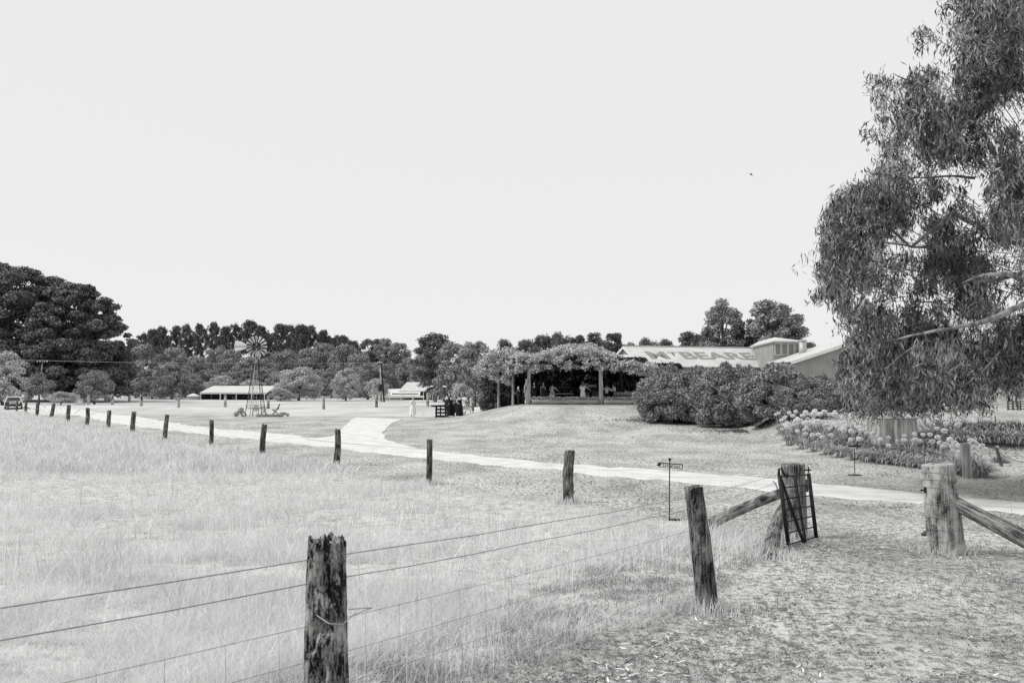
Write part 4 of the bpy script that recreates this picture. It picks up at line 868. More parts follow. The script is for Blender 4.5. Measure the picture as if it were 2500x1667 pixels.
# ================================================================ PERGOLA
PG = {}
def pergola():
    f = lambda px, d: Vector((at(px, 950, d).x, d, 0)); P = [f(1291, 74), f(1467, 74), f(1600, 74.2), f(1252, 77.5), f(1217, 81)]
    t = thing('pergola', 'vine-covered timber pergola on round posts beside the barn', 'pergola', Vector((P[0].x, P[0].y, gz(P[0].x, 74))))
    hts = [(905, 987, 9), (903, 990, 11), (903, 990, 9), (928, 993, 6.5), (926, 1001, 6.5)]
    for p, (tp, b, wd) in zip(P, hts):
        g = gz(p.x, p.y); tz = 4.15; r = pxw(wd, p.y)/2; mb = MB(); post_mesh(mb, (p.x+rnd.uniform(-.05, .05), p.y, tz), (p.x, p.y, g), r*1.08, r*.85, 20, 16, .06, .004, .01, int(wd*9), bury=.5); mb.build('post', M['perg'], t, True)
    for p in (Vector((2.5, 84, 0)), Vector((7.5, 84, 0)), Vector((11.5, 84, 0))): mb = MB(); mb.tube([(p.x, p.y, .5), (p.x, p.y, 4.1)], .13, 10); mb.build('post', M['wood_dark'], t, True)
    for y in (74, 79, 84): mb = MB(); mb.tube([(P[0].x-1.2, y, 4.3), (P[2].x-.6, y, 4.3)], .11, 8); mb.build('beam', M['wood_dark'], t, True)
    for i in range(7): x = P[0].x-.6+i*1.5; mb = MB(); mb.tube([(x, 73.4, 4.38), (x, 85, 4.38)], .07, 6); mb.build('rafter', M['wood_dark'], t, True)
    # the vine: a plant of its own
    vn = thing('climbing_vine', 'pale leafy vine heaped over the pergola roof and hanging from its edge', 'vine', Vector((P[0].x-.2, 74, gz(1, 74)))); o = np.array(tuple(vn.location))
    C = []; Rr = []; g = np.random.default_rng(9)
    prof_x = [1165, 1180, 1205, 1240, 1270, 1300, 1340, 1380, 1420, 1450, 1480, 1520, 1560, 1600]
    prof_t = [905, 890, 862, 858, 868, 872, 862, 850, 846, 850, 868, 882, 890, 895]; prof_b = [918, 926, 912, 912, 908, 909, 905, 904, 903, 904, 906, 908, 914, 918]
    for i in range(760):
        px = g.uniform(1168, 1596); t0 = np.interp(px, prof_x, prof_t); b0 = np.interp(px, prof_x, prof_b); s = g.random()**1.5
        d = 73.2+s*11.5*(1 if px > 1285 else .5)+(0 if px > 1260 else 3+max(0, (1260-px))*.045); 
        py = t0+(b0-t0)*(g.random()**1.3)*(1 if s < .2 else .45)+s*4; p = at(px, min(py, b0-4), d); C.append(tuple(p)); Rr.append(g.uniform(.22, .46) if s < .3 else g.uniform(.4, .7))
    for i in range(26):   # trails on the left posts and the tall dark shoot
        s = g.random(); px = 1212+g.uniform(-9, 9)-18*(1-s) if i % 2 else 1236+g.uniform(-8, 8); p = at(px, 868+70*s, 78.5 if i % 2 else 77); C.append(tuple(p)); Rr.append(.36)
    V, F = cloud(np.array(C), Rr, 110000, .12, 1.35, .15, seed=21, shell=.55, squash=.62, up=.55, jit=.75, curve=.2)
    link('foliage', fast_mesh('foliage', V-o, F, M['f_vine']), vn)
    XA = np.arange(P[0].x-.6, P[2].x-.9, .5); YA = np.arange(74.9, 86, .55); mb = MB()   # unseen leaf layer added inside the roof to block skylight
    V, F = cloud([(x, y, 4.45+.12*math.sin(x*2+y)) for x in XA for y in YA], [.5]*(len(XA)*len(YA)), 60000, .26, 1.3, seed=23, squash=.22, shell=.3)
    link('light_blocking_leaves', fast_mesh('light_blocking_leaves', V-o, F, M['f_deep']), vn)
    for pts in ([(1287, 985), (1283, 965), (1281, 945), (1286, 930), (1290, 918), (1298, 908), (1303, 898)], [(1288, 984), (1285, 960), (1288, 945), (1284, 925)]):
        mb.tube([at(x, y, 73.75) for x, y in pts], [.09, .07, .07, .06, .05, .045, .04][:len(pts)], 7)
    mb.build('stem', M['bark_pale'], vn, True)
    # hedge closing the back, with chinks of light
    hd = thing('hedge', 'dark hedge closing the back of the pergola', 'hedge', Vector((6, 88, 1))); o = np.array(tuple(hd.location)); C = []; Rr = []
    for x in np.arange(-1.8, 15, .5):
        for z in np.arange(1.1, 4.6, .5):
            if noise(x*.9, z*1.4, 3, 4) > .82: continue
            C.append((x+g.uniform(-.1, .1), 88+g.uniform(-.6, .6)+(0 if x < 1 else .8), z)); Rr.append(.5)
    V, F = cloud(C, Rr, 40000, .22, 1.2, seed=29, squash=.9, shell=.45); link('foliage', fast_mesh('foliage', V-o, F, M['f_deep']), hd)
    sh = thing('shrub', 'dark leafy shrub with a pale top outside the left side of the pergola', 'shrub', Vector((at(1195, 1005, 82).x, 82, .6))); o = np.array(tuple(sh.location)); C = []; Rr = []
    for i in range(95): px = g.uniform(1180, 1245); py = g.uniform(898 if px > 1195 else 925, 1002); C.append(tuple(at(px, py, 82.5+g.uniform(-.8, 1.5)))); Rr.append(g.uniform(.3, .5))
    V, F = cloud(C, Rr, 20000, .14, 1.5, .2, seed=31, shell=.5); link('foliage', fast_mesh('foliage', V-o, F, M['f_dark']), sh)
    mb = MB(); mb.tube([Vector(sh.location)-Vector((0, 0, .4)), Vector(sh.location)+Vector((0, 0, 2))], .06, 7); mb.build('stem', M['bark'], sh)
    # logs edging the terrace and the low plants behind them
    for (x0, x1, lab, k) in ((1298, 1463, 'long peeled log edging the pergola terrace, left of the thick post', 0), (1474, 1575, 'peeled log edging the terrace, running right from the thick post', 1)):
        a = at(x0, 980, 73.7); b = at(x1, 980, 73.7); r = .185; a.z = gz(a.x, 73.7)+r; b.z = gz(b.x, 73.7)+r; n = 14; mb = MB(); mb.tube([a.lerp(b, s/n)+Vector((0, 0, .01*math.sin(s*2+k))) for s in range(n+1)], [r*(1+.05*math.sin(s*1.7)) for s in range(n+1)], 18, True, .03)
        o_ = mb.build('edging_log', M['log'], None, True, a); tag(o_, lab, 'log', 'logs edging the terrace')
    C = []; 
    for px in np.arange(1300, 1570, 2.2):
        if 1461 < px < 1475: continue
        p = at(px, 976, 74.15); C.append((p.x, p.y+g.uniform(-.1, .2), gz(p.x, 74)+.42+g.uniform(-.03, .06)))
    V, F = cloud(C, [.16]*len(C), 8000, .075, 1.4, seed=33, shell=.4); tag(link('ground_cover', fast_mesh('ground_cover', V, F, M['f_vine'])), 'strip of small pale-leaved plants growing behind the edging logs', 'plants', kind='stuff')
    # terrace furniture
    def G(px, d): p = at(px, 960, d); return Vector((p.x, d, gz(p.x, d)))
    g0 = G(1436, 75.6); t1 = thing('pedestal_table', 'dark round-topped pedestal table beside the woman in the long white dress', 'table', g0); zt = at(1436, 954, 75.6).z-g0.z
    mb = MB(); mb.lathe(g0, [(.1, 0), (.3, .02), (.12, .1), (.09, zt-.2), (.14, zt-.12)], 16); mb.build('pedestal', M['wood_mid'], t1, True); mb = MB(); mb.lathe(g0+Vector((0, 0, zt-.12)), [(.15, 0), (.38, .06), (.44, .11), (.44, .13), (.05, .135)], 24); mb.build('table_top', M['wood_dark'], t1, True)
    g1 = G(1445, 77.5); t2 = thing('plant_stand', 'wide dish of flowers on a tall stand behind the pedestal table', 'plant stand', g1); zt = at(1445, 946, 77.5).z-g1.z
    mb = MB(); mb.tube([g1, g1+Vector((0, 0, zt-.1))], .05, 8); mb.build('stem', M['iron'], t2); mb = MB(); mb.lathe(g1+Vector((0, 0, zt-.14)), [(.05, 0), (.3, .08), (.37, .12), (.36, .14), (.05, .1)], 20); mb.build('dish', M['wood_dark'], t2, True)
    V, F = cloud([tuple(g1+Vector((x, 0, zt+.1+.1*(.3-abs(x))))) for x in (-.25, -.1, .05, .2)], [.13]*4, 500, .07, seed=41, shell=.4); link('flowers', fast_mesh('flowers', V-np.array(tuple(g1)), F, M['f_vine']), t2)
    tubs = (1522, 76.0); g2 = G(*tubs); t3 = thing('hanging_basket', 'large basket of trailing plants slung on ropes under the right end of the pergola', 'basket', g2+Vector((0, 0, .3)))
    c = Vector((g2.x, g2.y, at(1522, 968, 76).z-.27)); mb = MB(); mb.lathe(c, [(.25, 0), (.52, .12), (.64, .34), (.66, .4), (.6, .4), (.1, .3)], 26); mb.build('basket', M['wood_mid'], t3, True)
    V, F = cloud([tuple(c+Vector((.55*math.cos(a), .4*math.sin(a), .46))) for a in np.linspace(0, 6, 12)]+[tuple(c+Vector((.2, 0, .55)))], [.17]*13, 1500, .08, 1.4, .5, seed=43, shell=.4); link('plants', fast_mesh('plants', V-np.array(tuple(t3.location)), F, M['f_vine']), t3)
    top = Vector((g2.x-.15, 76, 4.1)); mb = MB()
    for a in (-2.6, -.5, 1.6): mb.tube([top, c+Vector((.6*math.cos(a), .6*math.sin(a), .4))], .012, 5)
    mb.build('rope', M['wood_mid'], t3)
    g3 = G(1378, 77); t4 = thing('garden_table', 'low long pale-edged table between the patterned dress and the white dress', 'table', g3); zt = at(1378, 961, 77).z-g3.z
    mb = MB(); mb.box(g3+Vector((0, 0, zt)), (1.35, .7, .05)); mb.build('table_top', M['tank'], t4)
    for sx in (-.6, .6):
        for sy in (-.28, .28): mb = MB(); mb.box(g3+Vector((sx, sy, zt/2)), (.07, .07, zt)); mb.build('leg', M['wood_dark'], t4)
    g4 = G(1378, 79.5); t5 = thing('parasol', 'small drooping dark parasol behind the low table', 'parasol', g4); zt = at(1378, 938, 79.5).z-g4.z
    mb = MB(); mb.tube([g4, g4+Vector((0, 0, zt))], .025, 8); mb.build('pole', M['wood_mid'], t5); mb = MB(); mb.lathe(g4+Vector((0, 0, zt-.32)), [(.62, 0), (.5, .12), (.25, .27), (.03, .34), (.01, .3), (.24, .22), (.48, .08), (.6, -.01)], 12); mb.build('canopy', M['grey_cloth'], t5)
    g5 = G(1455, 78.6); t6 = thing('wine_barrel', 'weathered barrel standing behind the pedestal table by the thick post', 'barrel', g5)
    mb = MB(); mb.lathe(g5, [(.3, 0), (.36, .2), (.4, .5), (.36, .8), (.3, 1.0), (.27, .98)], 22); mb.build('body', M['wood_mid'], t6, True)
    for z in (.12, .35, .65, .88): mb = MB(); r_ = float(np.interp(z, [0, .2, .5, .8, 1], [.3, .36, .4, .36, .3]))+.008; mb.lathe(g5+Vector((0, 0, z-.02)), [(r_, 0), (r_, .04), (r_-.02, .04)], 22); mb.build('hoop', M['darkmetal'], t6)
pergola()

# ================================================================ WINDMILL, CHAIRS, TABLE
def windmill():
    c = ground(624, 1016); Y = c.y; k = Y/FP; t = thing('windmill', 'steel farm windmill on a tapering lattice tower, standing on the lawn', 'windmill', c)
    hub = at(626, 846, Y); ztop = at(626, 868, Y).z; w_ = pxw(29, Y)*.95
    feet = [Vector((c.x+a*w_, c.y+b*w_, gz(c.x+a*w_, c.y+b*w_))) for a, b in ((-1.05, .3), (-.25, -1.0), (1.0, -.35), (.3, 1.0))]
    tp = [Vector((c.x+.03+a*.13, c.y+b*.13, ztop)) for a, b in ((-1, .3), (-.3, -1), (1, -.3), (.3, 1))]
    for i, (f, g) in enumerate(zip(feet, tp)): mb = MB(); mb.bar(f-Vector((0, 0, .1)), g, .048, .048); mb.build('tower_leg', M['steel'] if i == 1 else M['darkmetal'], t)
    mb = MB()
    lv = [.13, .3, .46, .62, .76, .88]
    for j, s in enumerate(lv):
        q = [f.lerp(g, s) for f, g in zip(feet, tp)]
        for i in range(4): mb.bar(q[i], q[(i+1) % 4], .03, .03)
        if j < 5:
            q2 = [f.lerp(g, lv[j+1]) for f, g in zip(feet, tp)]
            for i in range(4): mb.bar(q[i], q2[(i+1) % 4], .014, .014); mb.bar(q[(i+1) % 4], q2[i], .014, .014)
    mb.build('bracing', M['darkmetal'], t)
    mb = MB(); a = feet[1].lerp(feet[2], .28); b = tp[1].lerp(tp[2], .3)
    for s_ in (-.17, .17): mb.bar(a+Vector((s_, -.05, 0)), b+Vector((s_*.5, -.05, 0)), .025, .025)
    for i in range(20): p = a.lerp(b, i/21+.03); mb.bar(p+Vector((-.15, -.05, 0)), p+Vector((.15, -.05, 0)), .018, .018)
    mb.build('ladder', M['steel'], t)
    z = at(626, 889, Y).z; mb = MB(); mb.box((c.x, c.y, z), (.92, .92, .05)); mb.build('platform', M['wood_dark'], t)
    mb = MB(); mb.box(at(628, 866, Y), (.28, .28, .34)); mb.tube([at(627, 869, Y), at(626, 838, Y+.1)], .05, 8); mb.build('gearbox', M['steel'], t)
    # wheel, turned a little away
    W = bpy.data.objects.new('wheel', None); col.objects.link(W); W.parent = t; W.location = hub-c
    n = Vector((.42, -.9, .03)).normalized(); u = Vector((0, 0, 1)); u = (u-n*u.dot(n)).normalized(); v = n.cross(u); R0 = pxw(26, Y)
    mb = MB(); mb.tube([hub+n*.25, hub-n*.25], .09, 12); mb.build('hub', M['iron'], W, True)
    def P(a, r, o=0): return hub+(u*math.cos(a)+v*math.sin(a))*r+n*o
    for rr in (.42, .74): mb = MB(); mb.tube([P(a, R0*rr) for a in np.linspace(0, 2*math.pi, 41)], .014, 5, False); mb.build('rim', M['darkmetal'], W)
    mb = MB(); 
    for i in range(6): mb.bar(hub+n*.1, P(i*math.pi/3+.2, R0*.74), .02, .02)
    mb.build('spokes', M['darkmetal'], W)
    for i in range(16):
        a = i*2*math.pi/16; d = .125; tw = .05
        q = [P(a-d*.62, R0*.42, tw*.4), P(a+d*.62, R0*.42, -tw*.4), P(a+d*.92, R0, -tw), P(a, R0*1.01, 0.015), P(a-d*.92, R0, tw)]
        mb = MB(); mb.prism(q, n*.006); mb.build('blade', M['blade'] if i % 4 else M['steel'], W)
    # tail vane to the left and behind
    tl = Vector((-.94, .3, .02)).normalized(); mb = MB(); mb.tube([hub, hub+tl*2.2], .03, 6); mb.build('tail_boom', M['darkmetal'], t)
    a = hub+tl*.95; b = hub+tl*2.05; mb = MB(); mb.prism([a+Vector((0, 0, .16)), a+tl*.5+Vector((0, 0, .42)), b+Vector((0, 0, .5)), b+tl*.12, b+Vector((0, 0, -.42)), a+tl*.5+Vector((0, 0, -.3)), a+Vector((0, 0, -.14))], Vector((.01, .02, 0))); mb.build('tail_vane', M['blade'], t)
windmill()
def garden_chair(px, py, rot, label, arms=False):
    g = ground(px, py); t = thing('garden_chair', label, 'chair', (0, 0, 0), 'slatted chairs beside the windmill')
    mb = MB()
    for i in range(6): mb.box((0, -.2+i*.075, .44), (.46, .055, .02))
    mb.build('seat', M['wood_mid'], t); mb = MB()
    for i in range(7): mb.bar((-.19+i*.063, .24, .5), (-.19+i*.063, .4, .93), .035, .015)
    mb.bar((-.24, .4, .95), (.24, .4, .95), .06, .025); mb.bar((-.24, .23, .47), (.24, .23, .47), .05, .02); mb.build('backrest', M['wood_mid'], t)
    for s_ in (-1, 1):
        mb = MB(); mb.bar((s_*.235, -.22, 0), (s_*.235, .3, .62), .03, .045); mb.build('leg', M['wood_dark'], t); mb = MB(); mb.bar((s_*.255, .3, 0), (s_*.255, -.24, .44), .03, .045); mb.build('leg', M['wood_dark'], t)
    t.location = g; t.rotation_euler.z = rot; t.scale = (1.06, 1.06, 1.06)
garden_chair(624, 1015, R(8), 'slatted folding chair inside the windmill legs, left of the folding table')
garden_chair(672, 1011, R(-62), 'slatted folding chair standing right of the windmill, turned towards the table')
g = ground(645, 1012); t = thing('folding_table', 'small folding table with crossed legs between the two slatted chairs', 'table', g); mb = MB()
for i in range(7): mb.box(g+Vector((0, -.3+i*.1, .72)), (.8, .085, .02))
mb.build('table_top', M['wood_mid'], t)
for y in (-.25, .25):
    for s_ in (-1, 1): mb = MB(); mb.bar(g+Vector((s_*.33, y+.02*s_, 0)), g+Vector((-s_*.3, y+.02*s_, .71)), .04, .03); mb.build('leg', M['wood_dark'], t)
p = g+Vector((-.05, 0, .73)); mb = MB(); mb.lathe(p, [(.06, 0), (.11, .05), (.1, .06), (.05, .03)], 12); tag(mb.build('bowl', M['wood_dark'], None, True, p), 'small dark bowl on the folding table', 'bowl')
a = ground(626, 1017.5); b = ground(692, 1017.5); mb = MB(); n = 12; mb.tube([a.lerp(b, s/n)+Vector((0, 0, .1)) for s in range(n+1)], [.13*(1+.06*math.sin(s*2.1)) for s in range(n+1)], 14, True, .05)
tag(mb.build('log', M['log'], None, True, a), 'fallen log lying on the lawn in front of the windmill', 'log')
g = ground(586, 1017); t = thing('potted_plant', 'pale leafy flowering plant on the lawn at the left foot of the windmill', 'plant', g)
V, F = cloud([(x, y, .28+.12*z) for x, y, z in ((-.25, 0, 0), (.2, .1, 0), (0, -.1, 1.6), (.35, -.1, -.8), (-.38, .1, -.9), (.05, .1, 2.6))], [.2]*6, 900, .12, 1.5, seed=55, shell=.2); link('foliage', fast_mesh('foliage', V, F, M['f_vine']), t)
g = ground(689, 1016); t = thing('small_shrub', 'tuft of leaves at the right end of the fallen log', 'plant', g)
V, F = cloud([(-.1, 0, .2), (.2, 0, .22), (.45, 0, .12)], [.15]*3, 300, .1, 1.5, seed=56, shell=.2); link('foliage', fast_mesh('foliage', V, F, M['f_light']), t)

# ================================================================ CAR
def car():
    p = at(33, 985, 99.5); c = Vector((p.x, p.y, gz(p.x, p.y)-.02)); t = thing('parked_car', 'white estate car seen from behind on the road at the far left', 'car', c); B = lambda x, y, z: c+Vector((x, y, z))
    prof = [(-.84, .32), (-.9, .5), (-.9, .82), (-.86, .98), (-.7, 1.38), (-.6, 1.45), (.6, 1.45), (.7, 1.38), (.86, .98), (.9, .82), (.9, .5), (.84, .32)]
    mb = MB(); ys = [(0, .93, .02), (.12, 1.0, 0), (2.6, 1.0, 0), (3.1, .98, -.02)]
    rings = []
    for y, s, dz in ys: rings.append([B(x*s, y+(0 if z < 1 else .14*(z-1)/.45 if y < .2 else 0), z+dz) for x, z in prof])
    n = len(prof); vs = [p for r in rings for p in r]; fs = [(i*n+k, i*n+(k+1) % n, (i+1)*n+(k+1) % n, (i+1)*n+k) for i in range(3) for k in range(n)]+[tuple(range(n-1, -1, -1)), tuple(range(3*n, 4*n))]; mb.add(vs, fs)
    mb.box(B(0, 3.75, .62), (1.7, 1.5, .6)); mb.build('body', M['white'], t)
    mb = MB(); mb.prism([B(-.68, -.015, .98), B(.68, -.015, .98), B(.58, .12, 1.34), B(-.58, .12, 1.34)], (0, -.02, 0)); mb.build('rear_window', M['glass'], t)
    mb = MB(); mb.box(B(0, -.05, .5), (1.72, .14, .2)); mb.build('bumper', M['tyre'], t)
    mb = MB(); mb.box(B(0, -.04, .76), (.5, .03, .12)); mb.build('number_plate', M['steel'], t)
    for s_ in (-1, 1):
        mb = MB(); mb.box(B(s_*.73, -.01, .72), (.2, .04, .22)); mb.build('tail_light', M['grey_cloth'], t); mb = MB(); mb.box(B(s_*.98, 2.4, .98), (.16, .1, .13)); mb.build('wing_mirror', M['white'], t)
        mb = MB(); mb.prism([B(s_*.895, .5, .98), B(s_*.895, 2.4, .98), B(s_*.72, 2.2, 1.34), B(s_*.72, .6, 1.34)], (s_*.012, 0, 0)); mb.build('side_window', M['glass'], t)
        for y in (.75, 3.4):
            mb = MB(); mb.tube([B(s_*.72, y, .31), B(s_*.9, y, .31)], .31, 18); o = mb.build('wheel', M['tyre'], t); mb = MB(); mb.tube([B(s_*.89, y, .31), B(s_*.915, y, .31)], .18, 14); mb.build('rim', M['steel'], o)
    t.rotation_euler.z = .46; t.scale = (.9, .9, .9)
car()
# dark round-topped table where the people stand
g = ground(1079, 1018.5); t = thing('outdoor_table', 'black oval-topped table on a slatted crate base beside the man in the suit', 'table', g); zt = at(1079, 991, g.y).z-g.z
mb = MB(); mb.lathe(g+Vector((0, 0, zt-.06)), [(.7, 0), (.86, .04), (.92, .1), (.9, .13), (.1, .15)], 30, 1.05, .7); mb.build('table_top', M['black_cloth'], t, True)
mb = MB()
for x in (-.46, .46):
    for y in (-.33, .33): mb.box(g+Vector((x, y, (zt-.06)/2)), (.09, .09, zt-.06))
mb.box(g+Vector((-.1, -.33, (zt-.06)/2)), (.1, .08, zt-.08)); mb.build('frame', M['wood_dark'], t)
for i in range(3):
    z = .1+i*.27
    for y in (-.37, .37): mb = MB(); mb.box(g+Vector((0, y, z)), (1.06, .035, .13)); mb.build('slat', M['wood_dark'], t)
    for x in (-.51, .51): mb = MB(); mb.box(g+Vector((x, 0, z)), (.035, .7, .13)); mb.build('slat', M['wood_dark'], t)
mb = MB(); q = ground(1032, 1015); mb.tube([q, q+Vector((0, 0, .25))], .012, 6); mb.box(q+Vector((0, 0, .26)), (.1, .03, .03)); tag(mb.build('garden_tap', M['tank'], None, False, q), 'small stake tap in the grass between the woman in white and the black table', 'tap')

# ================================================================ SIGNS
def sign():
    b = ground(1634, 1268); Y = b.y; t = thing('direction_sign', 'black arrow sign on a thin stake reading CEREMONY, in front of the gravel road', 'sign', b)
    top = at(1635, 1121, Y); mb = MB(); mb.tube([b-Vector((0, 0, .1)), top], .011, 8); mb.ball(top, .03, 8, 6); mb.build('stake', M['iron'], t)
    mb = MB(); q = ground(1650, 1270); mb.box(Vector((q.x-.02, q.y, q.z+.02)), (.24, .12, .02)); mb.build('foot_plate', M['iron'], t)
    P = lambda x, y: at(x, y, Y-.03); bo = MB(); bo.bar(P(1607, 1129.5), P(1666, 1133.5), .012, .02); bo.bar(P(1666, 1133), P(1665.3, 1146), .012, .014); bo.bar(P(1608, 1139), P(1665, 1144.5), .006, .007)
    bo.prism([P(1602, 1135), P(1611, 1129), P(1613, 1131), P(1612, 1139)], (0, .008, 0)); bd = bo.build('board', M['iron'], t)
    cu = bpy.data.curves.new('t', 'FONT'); cu.body = 'CEREMONY'; cu.size = 1; cu.offset = .012; cu.space_character = 1.08; ob = bpy.data.objects.new('t', cu); col.objects.link(ob)
    me = bpy.data.meshes.new_from_object(ob.evaluated_get(bpy.context.evaluated_depsgraph_get())); bpy.data.objects.remove(ob)
    vv = np.zeros(len(me.vertices)*3, dtype=np.float32); me.vertices.foreach_get('co', vv); vv = vv.reshape(-1, 3); x0, x1, y0, y1 = vv[:, 0].min(), vv[:, 0].max(), vv[:, 1].min(), vv[:, 1].max()
    A = P(1611, 1140); Bq = P(1661, 1144.5); U = Bq-A; C = P(1611, 1131.5)-A
    W_ = [A+U*float((x-x0)/(x1-x0))+C*float((y-y0)/(y1-y0))+Vector((0, -.012, 0))-b for x, y, z in vv]
    me.vertices.foreach_set('co', np.array([tuple(p) for p in W_], dtype=np.float32).ravel()); me.materials.clear(); me.materials.append(M['iron']); me.update(); link('lettering', me, t)
    b = ground(2087, 1160); Y = b.y; t = thing('direction_sign', 'second black sign on a round foot, in front of the flower bed', 'sign', b)
    mb = MB(); mb.tube([b, at(2085.5, 1082, Y)], .011, 8); mb.build('stake', M['iron'], t); mb = MB(); mb.lathe(b, [(.2, 0), (.2, .02), (.02, .035)], 20); mb.build('foot_plate', M['iron'], t)
    mb = MB(); mb.box(at(2086, 1089, Y-.02), (.37, .012, .045), .12); mb.box(at(2086, 1085.5, Y-.02), (.4, .014, .008), .12); mb.build('board', M['iron'], t)
sign()
# ================================================================ BIRD
c = at(1834, 426, 60); mb = MB(); mb.ball(c, (.05, .12, .05), 10, 6); mb.prism([c+Vector((-.02, .03, 0)), c+Vector((-.16, .02, .07)), c+Vector((-.3, -.03, .02)), c+Vector((-.15, -.04, .06))], (0, 0, .008)); mb.prism([c+Vector((.02, .03, 0)), c+Vector((.1, .02, -.08)), c+Vector((.16, -.03, -.2)), c+Vector((.08, -.04, -.07))], (0, 0, .008)); mb.prism([c+Vector((-.03, .1, 0)), c+Vector((.03, .1, 0)), c+Vector((.05, .2, 0)), c+Vector((-.05, .2, 0))], (0, 0, .006))
mb.ball(c+Vector((0, -.13, .01)), .035, 8, 6); tag(mb.build('bird', M['black_cloth'], None, True, c), 'tiny dark bird flying in the empty sky left of the eucalyptus', 'bird')
# ================================================================ PEOPLE
def skin_mesh(name, pts, edges, radii, ms, root=0, sub=1):
    me = bpy.data.meshes.new(name); me.from_pydata([tuple(p) for p in pts], edges, []); me.update()
    ob = bpy.data.objects.new(name, me); col.objects.link(ob); md = ob.modifiers.new('s', 'SKIN'); md.use_smooth_shade = True
    sv = me.skin_vertices[0].data
    for i, r in enumerate(radii): sv[i].radius = (r, r) if not isinstance(r, tuple) else r; sv[i].use_root = (i == root)
    m2 = ob.modifiers.new('u', 'SUBSURF'); m2.levels = sub; m2.render_levels = sub
    dg = bpy.context.evaluated_depsgraph_get(); out = bpy.data.meshes.new_from_object(ob.evaluated_get(dg)); bpy.data.objects.remove(ob); bpy.data.meshes.remove(me)
    out.name = name; out.materials.clear()
    for m in (ms if isinstance(ms, list) else [ms]): out.materials.append(m)
    return out
def join_mb(me, mb):
    """append MB geometry to a mesh"""
    bm = __import__('bmesh').new(); bm.from_mesh(me); vs = [bm.verts.new(v) for v in mb.v]
    for f, mi in zip(mb.f, mb.m):
        try: q = bm.faces.new([vs[i] for i in f]); q.material_index = mi; q.smooth = True
        except ValueError: pass
    bm.to_mesh(me); bm.free(); return me
ARM = {'down': ((.24, .02, 1.16), (.27, -.04, .9)), 'bent': ((.25, .03, 1.17), (.12, -.22, 1.12)), 'face': ((.25, -.1, 1.2), (.1, -.2, 1.42)), 'fwd': ((.22, -.12, 1.2), (.14, -.34, 1.16)), 'hip': ((.34, .06, 1.2), (.2, -.06, 1.02)), 'back': ((.24, .12, 1.18), (.1, .2, 1.06)), 'out': ((.38, -.02, 1.2), (.52, -.12, 1.12))}
